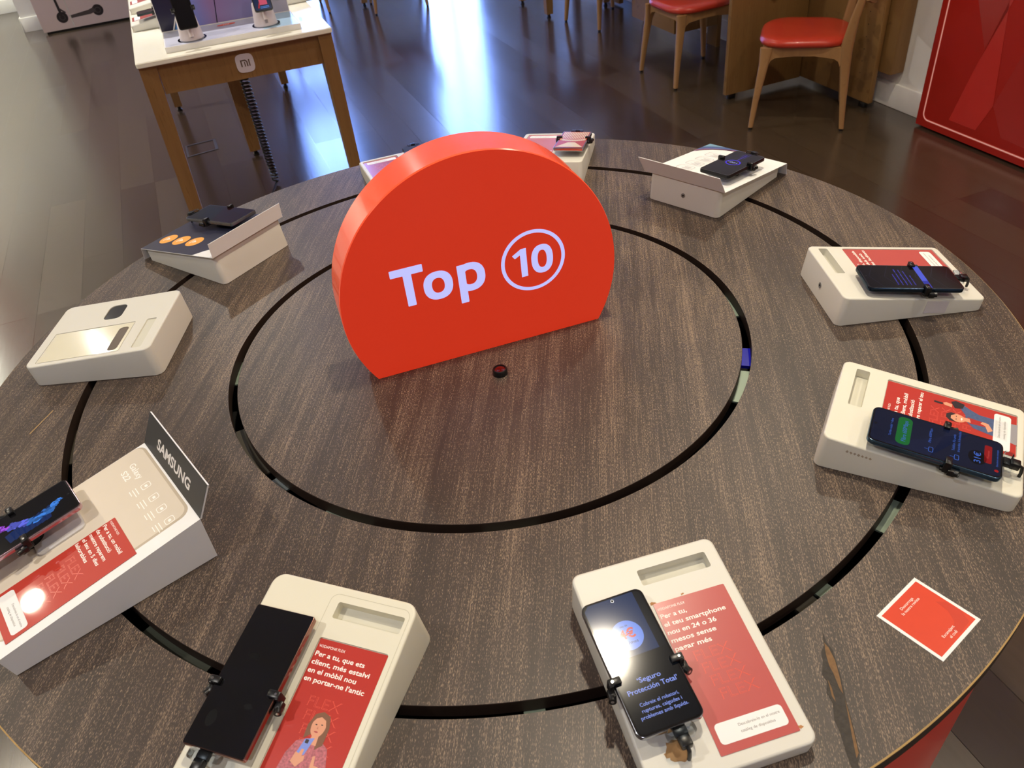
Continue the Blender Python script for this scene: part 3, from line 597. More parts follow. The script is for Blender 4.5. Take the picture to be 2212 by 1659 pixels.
stand_body('S6', s, slot=(-.007, .081, -.0345, -.0175, .014), rec=(-.008, .0815, -.2365, -.0625, .003))
insert_card(s, -7, 80.6, -235.6, -63.4, ['Per a tu, un mòbil', 'de substitució'], mat('printed_mauve', (190, 92, 104), .2, coat=.7), z=-2.2, lw=[70, 56]); mount('S6', s, 74, 160, p6, r6, plug=(4, 1))
phone('S6', 'dark phone half hidden behind the upper left of the red sign', 74, 160, p6, r6, None, rc=8)
# ---- folded card covers
def loc(n, sv, zv):
    """side-profile point (distance outward from the stand's foot, height) -> local (y, z)"""
    x, y, t, a, hb, L1, hf, Wd = ST[n]; al = math.atan2(hb-hf, L1-a); ds, dz = sv-a, zv-hb
    u = ds*math.cos(al)-dz*math.sin(al); w = ds*math.sin(al)+dz*math.cos(al); return (-u, w)
def sheet(b, pts, x0, x1, th, mt):
    """bent sheet: profile pts (y,z) thickened downwards"""
    n = len(pts); up = [Vector((0, p[0], p[1])) for p in pts]; nr = []
    for i in range(n):
        d = (up[min(i+1, n-1)]-up[max(i-1, 0)]).normalized(); nr.append(Vector((0, -d.z, d.y)))
    lo = [p-q*th*(1 if q.z >= 0 or True else -1) for p, q in zip(up, nr)]
    ring = up+lo[::-1]; m = len(ring)
    vs = [(x0, p.y, p.z) for p in ring]+[(x1, p.y, p.z) for p in ring]
    fs = [(i, (i+1) % m, m+(i+1) % m, m+i) for i in range(m)]
    for i in range(n-1): fs.append((i, m-1-i, m-2-i, i+1)); fs.append((m+i, m+i+1, m+m-2-i, m+m-1-i))
    b.add(vs, fs, mt)
# S8
s = thing('phone_stand', frame('S8')[0], 'white stand at upper right with folded white card cover and four outlined icons', 'phone stand', GSTAND)
stand_body('S8', s); back_screw('S8', s)
b = MB(); pts = [loc('S8', -.025, .103), loc('S8', -.0015, .0625), loc('S8', .256, .0288), loc('S8', .261, -.000+.001)]; sheet(b, pts[::-1], -.102, .102, .0011, M_WHITE)
c = b.build('card_cover', s, smooth=20)
b = MB(); e1 = SQ
arc = [(102*math.cos(t_)*0+x_, y_) for t_, x_, y_ in [(0, -80, -257.5), (0, -30, -257.5), (0, 20, -255), (0, 61, -238), (0, 84, -214), (0, 101.5, -180), (0, 101.5, -257.5)]]
b.flat([(-40, -257.5), (101.5, -257.5), (101.5, -184), (92, -204), (74, -226), (50, -242), (14, -253)], .1, mat('print_purple', (150, 92, 130), .3), M=MM)
b.flat([(10, -257.5), (101.5, -257.5), (101.5, -196), (88, -218), (66, -236), (40, -249)], .15, mat('print_dark_blue', (72, 92, 140), .3), M=MM); b.flat([(60, -257.5), (101.5, -257.5), (101.5, -226), (84, -244)], .2, mat('print_teal', (120, 158, 180), .3), M=MM)
gl = mat('print_line_grey', (150, 146, 146), .5)
for cy_ in (-188, -148, -109, -72):
    o1 = rrect(28, 66, cy_-13, cy_+13, 5, 4); i1 = rrect(28.8, 65.2, cy_-12.2, cy_+12.2, 4.4, 4); b.flat(o1, .1, gl, [i1], M=MM)
    for k_, ww in enumerate((20, 14, 18)): b.flat(rrect(34, 34+ww, cy_+5-5*k_, cy_+6.4-5*k_, .4, 1), .1, gl, M=MM)
b.build('cover_print', c, T(0, 0, .0042))
p8, r8 = (-.0485, -.1065, .0275), (-.9, -.3, 1.2); mount('S8', s, 72, 158, (p8[0], p8[1], p8[2]), r8, cy=-12, plug=(0, 1))
def scr8(b, w, l):
    c = SQ((64, 24, 255), 1.1); f = lambda p, z, m, hs=(): b.flat(p, z, m, hs, M=MM); f(rrect(-w, w, -l, l, 6, 4), .28, SQ((14, 4, 10), .1))
    f(circ(0, 0, 18, n=40), .30, SQ((40, 10, 120), .5), [circ(0, 0, 15.5, n=40)]); f(circ(0, 0, 16, n=40), .33, c, [circ(0, 0, 14, n=40)])
    f([(-1.5, -15), (1.5, -15), (1.5, -62), (-1.5, -62)][::-1], .3, SQ((60, 30, 180), .7)); f([(-6, -34), (-4, -34), (-4, -70), (-6, -70)][::-1], .3, SQ((50, 24, 150), .6)); f([(4, -38), (6, -38), (6, -66), (4, -66)][::-1], .3, SQ((50, 24, 150), .6))
    b.text('100', -1, -4, SQ((190, 200, 255), .9), .36, 8, w=17, al='CENTER', M=MM); b.text('%', 9.5, -4, SQ((190, 200, 255), .9), .36, 4, M=MM)
phone('S8', 'black phone on the upper right stand showing a violet ring around 100', 72, 158, p8, r8, scr8, rc=8)
# S5
s = thing('phone_stand', frame('S5')[0], 'white stand at upper left with dark card cover printed with three orange circles', 'phone stand', GSTAND)
stand_body('S5', s)
b = MB(); pts = [loc('S5', -.0065, .0985), loc('S5', -.006, .067), loc('S5', .256, .0288), loc('S5', .259, .001)]; sheet(b, pts[::-1], -.0985, .0985, .0012, M_WHITE)
c = b.build('card_cover', s, smooth=20)
b = MB(); slp = .0; cy0 = pts[1][0]*1000-1.2
b.flat([(-98, cy0), (52, cy0), (60, -30), (76, -50), (98, -66), (98, -258), (-98, -258)], 0, mat('print_navy', (52, 54, 74), .3, vary=.25, vscale=14), M=MM)
b.flat([(-98, cy0), (20, cy0), (30, -30), (10, -70), (-40, -84), (-98, -80)], .05, mat('print_night', (38, 44, 86), .3, vary=.5, vscale=30), M=MM); b.flat([(-70, cy0-2), (-20, cy0-2), (-10, -24), (-40, -40), (-66, -30)], .1, mat('print_redglow', (190, 30, 50), .3, vary=.6, vscale=60), M=MM)
for x, y in ((46.9, -222.5), (46.2, -174.4), (45.4, -126.1)):
    b.flat(circ(x, y, 21, n=36), .15, mat('print_orange', (246, 172, 74), .4), M=MM); b.flat([(x-6, y-4), (x+6, y-4), (x, y+6)], .2, M_TXTW, M=MM); b.flat(rrect(x-9, x+9, y-10, y-7.5, .8, 1), .2, M_TXTW, M=MM)
zz = (pts[1][1]+pts[2][1])/2; tl = math.atan2(pts[1][1]-pts[2][1], pts[1][0]-pts[2][0])
b.build('cover_print', c, T(0, pts[1][0], pts[1][1]+.0003) @ R(tl, 'X') @ T(0, -pts[1][0], 0))
p5, r5 = (-.0480, -.1390, .0255), (-2.6, -1.2, 2.1); mount('S5', s, 74, 158, p5, r5, cy=-6, plug=(8, 1))
def scr5(b, w, l):
    f = lambda p, z, m: b.flat(p, z, m, M=MM); f(rrect(-w, w, -l, l, 6, 4), .28, SQ((60, 16, 24), .25)); f([(-w, -20), (w, 10), (w, -l+6), (w-6, -l), (-w+6, -l), (-w, -l+6)], .30, SQ((40, 44, 44), .35))
phone('S5', 'phone on the upper left stand with a dark red and grey screen', 74, 158, p5, r5, scr5, mat('grey_frame', (110, 112, 112), .3, metal=.8), rc=6)
# S3
s = thing('phone_stand', frame('S3')[0], 'tall white card box stand at left with raised dark flap bearing white capital letters', 'phone stand', GSTAND)
M3, L3, s3, c3_ = frame('S3'); W3 = .1045
b = MB(); sd = [loc('S3', 0, .0008), loc('S3', -.001, .074), loc('S3', .269, .037), loc('S3', .263, .0008)]; n4 = 4
vs = [(-W3, p[0], p[1]) for p in sd]+[(W3, p[0], p[1]) for p in sd]
b.add(vs, [(0, 1, 2, 3), (7, 6, 5, 4), (1, 5, 6, 2), (0, 4, 5, 1), (2, 6, 7, 3), (3, 7, 4, 0)], M_WHITE); b.build('stand_body', s)
fl = loc('S3', -.027, .119); b = MB(); M_DG = mat('flap_grey', (58, 58, 56), .4)
sheet(b, [fl, (0, 0)][::-1], -W3, W3, .0022, M_WHITE); fo = b.build('raised_flap', s, smooth=20)
fh = math.hypot(*fl); ang = math.atan2(fl[1], fl[0])
FM = Matrix(((1, 0, 0, 0), (0, fl[0]/fh, -fl[1]/fh, 0), (0, fl[1]/fh, fl[0]/fh, 0), (0, 0, 0, 1)))
b = MB(); b.flat([(-W3, .0005), (W3, .0005), (W3, fh), (-W3, fh)], 0, M_DG); b.text('SAMSUNG', 0, .0165, M_TXTW, .0002, .0155, w=.120, bold=.03, al='CENTER')
# the print faces outward (towards the customer, away from the table centre)
fo2 = b.build('flap_print', fo)
off = Vector((0, -fl[1]/fh, fl[0]/fh)); 
if off.y > 0: off = -off
fo2.matrix_local = T(*(off*.0004)) @ Matrix(((1, 0, 0, 0), (0, fl[0]/fh, off.y, 0), (0, fl[1]/fh, off.z, 0), (0, 0, 0, 1)))
b = MB(); M_BEI = mat('print_beige', (214, 202, 184), .35, coat=.3); M_BEI2 = mat('print_beige_edge', (186, 172, 152), .35)
b.flat(rrect(-104, 82, -268, -3, 16, 6), .1, M_BEI2, M=MM); b.flat(rrect(-104, 78, -268, -7, 14, 6), .15, M_BEI, M=MM)
b.text('Galaxy', -77, -35, M_TXTW, .2, 9, w=38, bold=.012, M=MM); b.text('S22', -72, -50, M_TXTW, .2, 9, w=22, bold=.012, M=MM)
for x in (-16, 15, 44, 73):
    o1 = rrect(x-8, x+4, -38, -24, 3, 3); b.flat(o1, .2, M_TXTW, [rrect(x-7, x+3, -37, -25, 2.2, 3)], M=MM); b.flat(rrect(x-4, x+1, -33, -29, 1, 2), .2, M_TXTW, M=MM)
    for k_, ww in enumerate((16, 18, 11)): b.flat(rrect(x-10, x-10+ww, -45-4.5*k_, -43.8-4.5*k_, .3, 1), .2, M_TXTW, M=MM)
b.build('cover_print', s)
insert_card(s, 3, 89, -258, -85, ['Per a tu, un mòbil', 'de substitució', 'mentre reparem', 'el teu en 5 dies', 'laborables'], mat('printed_red_deep', (184, 54, 40), .45, coat=.5), z=.5, lw=[66, 52, 60, 60, 42], lead=9.9, ty=-8)
b = MB(); b.prism(rrect(-62, -15, -186, -119, 8, 5), .2, 3, mat('clear_block', (206, 202, 200), .1, coat=1), M=MM); b.build('acrylic_base', s)
p3, r3 = (-.0560, -.1830, .0330), (-2, 0, 1.5); 
mount('S3', s, 71, 150, p3, r3, cy=-2, plug=None)
def scr3(b, w, l):
    f = lambda p, z, m: b.flat(p, z, m, M=MM); random.seed(11); f(rrect(-w, w, -l, l, 4, 4), .28, SQ((10, 10, 12), .15))
    k = 0
    for i in range(150):
        t_ = random.random(); y = l-12-(2*l-24)*t_; ph = math.sin(t_*6.0)*w*.35-2+random.gauss(0, 2.6)
        rr = random.uniform(1.2, 4.5)*(1 if t_ > .1 else .6)
        cc = (70, 150, 255) if t_ < .42 else ((110, 120, 255) if t_ < .6 else ((190, 90, 255) if t_ < .72 else (240, 60, 150)))
        st = random.choice((.35, .55, .9)); x = max(-w+rr+1, min(w-rr-1, ph)); a_ = random.uniform(0, 3)
        pl = [(x+rr*random.uniform(.5, 1.2)*math.cos(q), y+rr*1.6*random.uniform(.5, 1.2)*math.sin(q)) for q in [2*PI*j/9+a_ for j in range(9)]]
        pl = [(max(-w+.5, min(w-.5, u1)), max(-l+1, min(l-1, v1))) for u1, v1 in pl]; f(pl, .29+.0008*i, SQ(cc, st))
    for i in range(8):
        y = l-30-i*7; f([(-w*.1+i, y), (w*.7, y-4), (w*.75, y-11), (w*.2, y-14)][::-1], .285, SQ((24, 60, 130), .5))
phone('S3', 'phone at the left edge with blue and pink powder wallpaper', 71, 150, p3, r3, scr3, mat('pink_frame', (190, 160, 166), .15, metal=.9), rc=7)
# ---- card on the table
t = thing('sticker_card', T(.4786, -.6678, TZ+.0002) @ R(D(34.6)), 'square red card with white border lying on the outer wooden ring at lower right', 'card')
b = MB(); b.prism([(-40, -40), (40, -40), (40, 40), (-40, 40)], 0, .5, M_WHITE, M=MM); b.build('card_border', t)
b = MB(); M_CRD = mat('card_red', (208, 62, 32), .35, vary=.05, vscale=60)
b.flat([(-36, -36), (36, -36), (36, 36), (-36, 36)], .6, M_CRD, M=MM); 
b.flat([(26, 6), (34, -2), (35, -20), (28, -33), (8, -34), (2, -28), (16, -22), (24, -10)][::-1], .64, mat('card_red_dark', (196, 56, 32), .35), M=MM)
for s_, x_, y_, ww in (('Descarrega', -.5, 24.6, 24), ('la nostra revista', -.5, 19.6, 34), ('Escanejant', -1, -25.6, 22), ('el codi', 0, -31.2, 13)): b.text(s_, x_, y_, M_TXTW, .7, 3.4, w=ww, al='CENTER', M=MM)
b.build('card_print', t)
#PART2
# ------------------------------------------------------------------ white-topped table behind
def RM(b_, a_, z_=0, rot=0): return ROOM @ T(b_, a_, z_) @ R(D(rot))
t = thing('display_table', RM(0, 0), 'oak display table with white top and a pale rounded badge on its apron', 'table')
TT = .92
def tapleg(name, root, x0, x1, y0, y1, z1, bx, by, mt, z0=.03, foot=True, lab=None):
    """tapered square leg: top rectangle x0..x1,y0..y1 at z1, bottom rectangle bx, by at z0"""
    b = MB(); v = [(bx[0], by[0], z0), (bx[1], by[0], z0), (bx[1], by[1], z0), (bx[0], by[1], z0), (x0, y0, z1), (x1, y0, z1), (x1, y1, z1), (x0, y1, z1)]
    b.add(v, [(3, 2, 1, 0), (4, 5, 6, 7), (0, 1, 5, 4), (1, 2, 6, 5), (2, 3, 7, 6), (3, 0, 4, 7)], mt); o = b.build(name, root)
    if foot:
        c = MB(); cx_, cy_ = sum(bx)/2, sum(by)/2; c.lathe([(.016, 0), (.018, .006), (.012, .012), (.012, z0)], M_BLK, 20, M=T(cx_, cy_, 0)); c.build('leg_foot', o)
    return o
b = MB(); top = [(-.560, 2.575), (.250, 2.530), (.250, 5.03), (-.560, 5.03)]
rgs = []
def offs(p, d): 
    cx_ = sum(q[0] for q in p)/4; cy_ = sum(q[1] for q in p)/4; return [(q[0]+d*(1 if q[0] < cx_ else -1), q[1]+d*(1 if q[1] < cy_ else -1)) for q in p]
def rpoly(p, r):
    out = []; n = len(p)
    for i in range(n):
        a, c, d = Vector(p[i-1]), Vector(p[i]), Vector(p[(i+1) % n]); u = (a-c).normalized(); w = (d-c).normalized()
        for k in range(5):
            s_ = k/4; q = (c+u*r)*(1-s_)**2+c*2*s_*(1-s_)+(c+w*r)*s_**2; out.append((q.x, q.y))
    return out
b.rings([[(x, y, z) for x, y in rpoly(offs(top, d), .012)] for d, z in ((.003, TT-.022), (0, TT-.019), (0, TT-.004), (.003, TT))], mat('white_top', (244, 240, 224), .25, coat=.3)); b.build('table_top', t)
b = MB(); z0, z1 = .775, TT-.022
b.add([(-.485, 2.600, z0), (.20, 2.562, z0), (.20, 2.582, z0), (-.485, 2.620, z0), (-.485, 2.600, z1), (.20, 2.562, z1), (.20, 2.582, z1), (-.485, 2.620, z1)], [(3, 2, 1, 0), (4, 5, 6, 7), (0, 1, 5, 4), (1, 2, 6, 5), (2, 3, 7, 6), (3, 0, 4, 7)], M_OAKV); b.build('front_apron', t)
b = MB(); b.box(-.548, -.528, 2.67, 4.95, z0, z1, M_OAKV); b.build('side_apron', t)
b = MB(); b.box(.218, .238, 2.63, 4.95, z0, z1, M_OAKV); b.build('side_apron', t)
b = MB(); b.box(-.48, .17, 4.99, 5.01, z0, z1, M_OAKV); b.build('rear_apron', t)
tapleg('leg', t, -.555, -.485, 2.59, 2.675, z1, (-.570, -.515), (2.605, 2.665), M_OAKV)
tapleg('leg', t, .185, .245, 2.545, 2.63, z1, (.205, .250), (2.565, 2.62), M_OAKV)
tapleg('leg', t, -.555, -.485, 4.945, 5.02, z1, (-.555, -.505), (4.96, 5.01), M_OAKV)
tapleg('leg', t, .175, .245, 4.945, 5.02, z1, (.195, .245), (4.96, 5.01), M_OAKV)
tapleg('center_leg', t, -.205, -.105, 3.78, 3.86, z1, (-.190, -.127), (3.785, 3.845), M_OAKV)
BAD = ROOM @ T(0, 0, 0)
b = MB(); b.prism([(x, y) for x, y in oval(0, 0, .038, .038, .01, .01, 3.6)[0]], 0, .0015, mat('badge_white', (214, 208, 216), .4)); gy = mat('badge_brown', (96, 78, 66), .5)
for r_2 in (rrect(-.0185, -.0130, -.014, .014, .0006, 1), rrect(.0150, .0200, -.014, .014, .0006, 1), rrect(-.0040, .0004, -.014, .006, .0006, 1)): b.flat(r_2, .0018, gy)
b.flat([(-.0185, .014), (-.0185, .0092), (.001, .0092), (.0058, .0045), (.0058, -.014), (.0110, -.014), (.0110, .006), (.0035, .014)], .0018, gy)
b.build('badge', t, T(-.137, 2.5795, .838) @ R(math.atan2(-.038, .685)) @ R(PI/2, 'X'))
# coiled cable
b = MB(); pts = []
n = 46*10
for i in range(n):
    s_ = i/n; k_ = 1-.35*max(0, s_-.55); z = .895-(.895-.02)*s_**.9; a = 2*PI*46*s_; pts.append((-.130+.020*k_*math.cos(a)+.012*s_, 3.30+.020*k_*math.sin(a), z))
pts += [(-.12, 3.285, .012), (-.14, 3.22, .010), (-.19, 3.10, .010), (-.27, 2.95, .010)]
b.tube(pts, .0052, M_BLK, 6); o = b.build('coiled_cable', None, ROOM); tag(o, 'black coiled cable hanging to the floor under the white-topped table', 'cable')
# tray display with back panel
TB = TT+.0005
t = thing('product_backdrop', RM(0, 0), 'white tray with tall glossy back panel on the white-topped table', 'display')
b = MB(); q = [(-.430, 2.640), (.134, 2.604), (.134, 2.862), (-.425, 2.917)]; b.prism(q, TB, TB+.022, M_WHITE); b.build('tray', t)
b = MB(); ml = mat('tray_print', (206, 208, 226), .25, vary=.15, vscale=6)
b.flat(offs(q, .004), TB+.0225, ml); b.flat([(-.02, 2.625), (.128, 2.612), (.128, 2.855), (.0, 2.87)], TB+.0227, mat('tray_print_blue', (176, 208, 232), .25, vary=.1, vscale=8))
b.flat([(p[0], p[1]) for p in oval(-.155, 2.840, .040, .016, .001, .001, 2.4)[0]], TB+.0229, mat('badge_orange', (240, 96, 60), .4)); b.text('mi', -.155, 2.833, M_TXTW, TB+.0232, .013, w=.026, bold=.03, al='CENTER')
gq = mat('print_tiny_grey', (150, 152, 168), .5)
for k_ in range(3): b.flat(rrect(-.30, -.08-.03*k_, 2.700+.022*k_, 2.703+.022*k_, .0005, 1), TB+.0229, gq)
b.flat(rrect(-.41, -.36, 2.662, 2.665, .0005, 1), TB+.0229, gq); b.build('tray_print', t)
PB = T(-.428, 2.917, TB+.022) @ R(math.atan2(-.055, .56)) @ R(PI/2, 'X'); PW = .563
b = MB(); b.prism([(0, 0), (PW, 0), (PW, .34), (0, .34)], -.006, 0, M_WHITE); b.build('back_panel', t, PB)
def gradmat():
    m = bpy.data.materials.new('panel_picture'); m.use_nodes = True; nt = m.node_tree; bs = nt.nodes['Principled BSDF']; L = nt.links.new
    tc = nt.nodes.new('ShaderNodeTexCoord'); sp = nt.nodes.new('ShaderNodeSeparateXYZ'); L(tc.outputs['Object'], sp.inputs[0]); mr = nt.nodes.new('ShaderNodeMapRange'); L(sp.outputs[0], mr.inputs['Value']); mr.inputs['From Max'].default_value = PW
    cr = nt.nodes.new('ShaderNodeValToRGB'); e = cr.color_ramp.elements; e[0].color = lin((92, 138, 214)); e[1].color = lin((172, 166, 186))
    for p_, c_ in ((.28, (122, 132, 206)), (.42, (150, 126, 176)), (.6, (142, 134, 184)), (.76, (134, 132, 184))): x = e.new(p_); x.color = lin(c_)
    L(mr.outputs[0], cr.inputs[0]); L(cr.outputs[0], bs.inputs['Base Color']); bs.inputs['Roughness'].default_value = .2; return m
b = MB(); b.flat([(.003, .003), (PW-.003, .003), (PW-.003, .337), (.003, .337)], .0004, gradmat())
nv = mat('panel_navy', (42, 42, 66), .2); b.flat([(.003, .003), (.060, .003), (.135, .16), (.215, .337), (.003, .337)], .0007, nv)
b.flat([(.050, .003), (.056, .003), (.175, .24), (.168, .24)], .0010, M_WHITE); b.flat([(.060, .003), (.095, .003), (.105, .07), (.09, .07)], .0009, mat('panel_blue', (90, 150, 220), .2))
b.flat([(.240, .003), (.244, .003), (.30, .337), (.295, .337)], .0010, nv); b.flat([(.45, .003), (PW-.003, .003), (PW-.003, .337), (.45, .337)], .0008, mat('panel_lilac', (178, 174, 192), .25))
b.flat(rrect(.50, .53, .05, .09, .006, 4), .0011, gq, [rrect(.502, .528, .052, .088, .005, 4)]); b.build('panel_picture', t, PB)
def cone_stand(x, y, up, label, plabel, scr):
    c = thing('cone_phone_stand', RM(x, y, TB+.0232), label, 'phone stand', 'cone phone stands on the white-topped table'); wt = mat('cone_white', (232, 222, 222), .35)
    b = MB(); b.lathe([(.046, 0), (.050, .003), (.049, .010), (.040, .085), (.037, .090), (.030, .092)], wt, 40); b.build('stand_body', c)
    b = MB(); b.lathe([(.060, 0), (.060, .002), (.052, .002), (.052, 0)], M_CLEAR, 40, close=True); b.build('clear_base', c)
    b = MB(); b.box(-.008, .008, -.052, -.044, .052, .066, M_BLK, .002, M=R(0)); b.box(-.006, .006, -.050, -.047, .015, .05, mat('slot_grey', (170, 166, 170), .4)); b.build('cable_port', c)
    tl_ = R(D(62), 'X'); PM = RM(x, y, TB+.0232) @ T(0, -.050, .054+.085*math.sin(D(62))+up) @ tl_
    cl = MB(); 
    for s_ in (-1, 1): cl.box(s_*.038-.010 if s_ < 0 else .038-.006, s_*.038+.006 if s_ < 0 else .038+.010, -.012, .006, -.012, .005, M_BLK, .002)
    cl.box(-.03, .03, -.008, .004, -.016, -.0095, M_BLK, .001); cl.box(-.010, .010, -.035, .004, -.030, -.0165, M_BLK, .002)
    cl.tube([(0, -.02, -.02), (0, -.06, -.030), (0, -.10, -.045)], .009, wt, 12); cl.build('clamp', c, T(0, -.050, .054+.085*math.sin(D(62))+up) @ tl_)
    p = thing('smartphone', PM, plabel, 'phone'); b = MB(); bm_ = M_BLKM
    b.prism(rrect(-.038, .038, -.080, .080, .009, 5), -.008, -.0003, bm_); b.build('phone_body', p)
    b = MB(); b.prism(rrect(-.0365, .0365, -.0785, .0785, .008, 5), -.0002, .0003, M_GLASSBLK); scr(b); b.build('screen', p)
def dark_scr(b): b.flat(rrect(-.034, .034, -.075, .075, .006, 4), .0005, SQ((30, 24, 26), .12))
def blue_scr(b):
    b.flat(rrect(-.034, .034, -.075, .075, .006, 4), .0005, SQ((30, 50, 96), .55)); b.flat(rrect(-.012, .020, -.055, -.02, .001, 1), .0007, SQ((230, 90, 120), .8)); b.flat([(-.022, -.066), (-.016, -.066), (-.010, -.045), (-.014, -.045)], .0008, SQ((210, 40, 50), .8))
    for k_ in range(2): b.flat(rrect(-.012, .024, -.063-.005*k_, -.061-.005*k_, .0004, 1), .0008, SQ((90, 150, 240), .9))
cone_stand(-.312, 2.705, 0, 'left white cone stand in front of the glossy panel', 'black phone with dark screen on the left cone stand', dark_scr)
cone_stand(.002, 2.700, .012, 'right white cone stand in front of the glossy panel', 'phone with blue screen on the right cone stand', blue_scr)
def small_stand(x, y, rot, label, red=True, phone_=None):
    s_ = thing('phone_stand', RM(x, y, TB, rot), label, 'phone stand', 'small wedge stands on the white-topped table')
    b = MB(); pr_ = [(0, 0), (.235, 0), (.240, .028), (.004, .058)]          # (y, z) profile, low end away
    w_ = .085; vs = [(-w_, p[0], p[1]) for p in pr_]+[(w_, p[0], p[1]) for p in pr_]
    bm = bmesh.new(); V_ = [bm.verts.new(v) for v in vs]
    for f in ((3, 2, 1, 0), (4, 5, 6, 7), (0, 1, 5, 4), (1, 2, 6, 5), (2, 3, 7, 6), (3, 0, 4, 7)): bm.faces.new([V_[i] for i in f])
    bmesh.ops.recalc_face_normals(bm, faces=bm.faces[:]); bmesh.ops.bevel(bm, geom=bm.edges[:], offset=.006, segments=3, profile=.5, affect='EDGES'); b.addbm(bm, M_STAND); b.build('stand_body', s_)
    if red:
        sl = math.atan2(-.03, .236); b = MB(); b.flat([(-.012, .06), (.076, .06), (.076, .232), (-.012, .232)], 0, M_CARDR2); b.flat(rrect(-.004, .070, .195, .222, .004, 3), .0003, M_WHITE); b.build('insert_card', s_, T(0, 0, .0587) @ R(sl, 'X'))
    if phone_:
        sl = math.atan2(-.03, .236); p = thing('smartphone', RM(x, y, TB, rot) @ T(-.048, .12, .0725) @ R(sl+D(4), 'X'), phone_, 'phone'); b = MB(); b.prism(rrect(-.037, .037, -.078, .078, .008, 4), -.008, 0, mat('teal_phone', (44, 62, 66), .2)); b.build('phone_body', p)
        b = MB(); b.prism(rrect(-.0355, .0355, -.0765, .0765, .007, 4), .0002, .0005, M_GLASSBLK); b.build('screen', p)
        b = MB(); b.box(-.015, .015, -.015, .015, -.020, -.0085, M_BLK, .002); b.box(.030, .048, -.008, .008, -.012, .005, M_BLK, .002); b.box(-.048, -.030, -.008, .008, -.012, .005, M_BLK, .002); b.box(-.03, .03, -.006, .006, -.0115, -.0085, M_BLK); b.build('security_mount', s_, T(-.048, .12, .0725) @ R(sl+D(4), 'X'))
small_stand(-.312, 3.215, 90, 'small white wedge stand with pink leaflet at the left edge of the white-topped table', phone_='dark teal phone on the small stand left of the back panel')
small_stand(-.312, 3.60, 90, 'second small white wedge stand farther along the left edge of the white-topped table')
small_stand(.085, 3.17, -90, 'plain white wedge stand right of the back panel on the white-topped table', red=False)
# floor socket frame
b = MB(); b.prism([(-.551, 4.02), (-.360, 4.045), (-.360, 4.240), (-.552, 4.228)], .0004, .003, mat('socket_metal', (110, 110, 116), .35, metal=.7), [[(-.540, 4.034), (-.378, 4.056), (-.378, 4.226), (-.540, 4.214)]])
o = b.build('floor_socket', None, ROOM); tag(o, 'thin metal floor socket frame in the floor under the white-topped table', 'floor socket')
# ------------------------------------------------------------------ chairs
M_LEATH = mat('red_leather', (188, 56, 36), .32, coat=.25, vary=.04, vscale=8)
M_CHW = wood('chair_wood', (150, 112, 72), (168, 128, 84), (130, 94, 58), sx=400, sy=30, rough=.4, thr=.68, rot=0, porew=.3)
def chair():
    root = thing('dining_chair', RM(0, 0), 'x', 'chair', 'chairs with red seats')
    # seat pad
    b = MB(); rg = []
    def plan(d):
        p = []; 
        for x, y in rrect(-.235+d, .235-d, -.225+d, .235-d, max(.02, .15-d), 8):
            k_ = 1-.10*(.235-y)/.46; p.append((x*k_, y))
        return p
    for d, z in ((.030, .428), (.006, .432), (0, .446), (.006, .460), (.022, .469), (.06, .474), (.12, .4755)):
        rg.append([(x, y, z+.006*(abs(x)/.235)**2-.004) for x, y in plan(d)])
    b.rings(rg, M_LEATH); b.build('seat_pad', root, smooth=60)
    def leg(sx, front):
        b = MB(); 
        if front: P = [(sx*.215, .235, .012), (sx*.205, .222, .15), (sx*.190, .198, .34), (sx*.185, .190, .425)]; Wd_ = [(.013, .013), (.0165, .0165), (.019, .025), (.017, .034)]
        else: P = [(sx*.205, -.235, .012), (sx*.195, -.222, .15), (sx*.185, -.205, .34), (sx*.185, -.200, .43), (sx*.190, -.215, .56), (sx*.195, -.245, .70), (sx*.195, -.262, .79)]; Wd_ = [(.013, .013), (.0165, .017), (.019, .026), (.0175, .030), (.016, .022), (.014, .017), (.010, .012)]
        rg = []
        for (x, y, z), (a, c) in zip(P, Wd_): rg.append([(x+a*abs(math.cos(q))**.6*math.copysign(1, math.cos(q)), y+c*abs(math.sin(q))**.6*math.copysign(1, math.sin(q)), z) for q in [2*PI*(i+.5)/16 for i in range(16)]])
        b.rings(rg, M_CHW); l_ = b.build('leg', root, smooth=50)
        f_2 = MB(); f_2.lathe([(.010, 0), (.011, .004), (.009, .012)], M_BLKM, 16, M=T(P[0][0], P[0][1], 0)); f_2.build('glide', l_)
    for sx in (-1, 1): leg(sx, True); leg(sx, False)
    for sx in (-1, 1):
        pf = [(-.185, .428), (.178, .428), (.178, .335), (.165, .362), (.145, .376), (.05, .385), (-.05, .385), (-.145, .372), (-.168, .358), (-.180, .330)]
        b = MB(); b.prism(pf, -.011, .011, M_CHW); b.build('side_rail', root, T(sx*.186, 0, 0) @ Matrix(((0, 0, 1, 0), (1, 0, 0, 0), (0, 1, 0, 0), (0, 0, 0, 1))))
    for y in (.188, -.202):
        pf = [(-.172, .428), (.172, .428), (.172, .36), (.155, .378), (.12, .388), (-.12, .388), (-.155, .378), (-.172, .36)][::-1]
        b = MB(); b.prism(pf, -.010, .010, M_CHW); b.build('cross_rail', root, T(0, y, 0) @ R(PI/2, 'X'))
    b = MB(); pts_ = []
    rg = []
    for i in range(13):
        s_ = -1+2*i/12; x = .205*s_; y = -.262-.045*(1-s_*s_)+.0; h0 = .60+.05*abs(s_)**2; h1 = .80-.02*abs(s_)**2
        rg.append([(x, y+.009, h0), (x, y+.009, h1), (x, y-.009, h1), (x, y-.009, h0)])
    b.rings(rg, M_CHW); b.build('backrest', root, smooth=40)
    return root
def copy_tree(o, parent=None):
    c = o.copy(); COL.objects.link(c)
    if parent is not None: c.parent = parent
    for ch in list(o.children): copy_tree(ch, c)
    return c
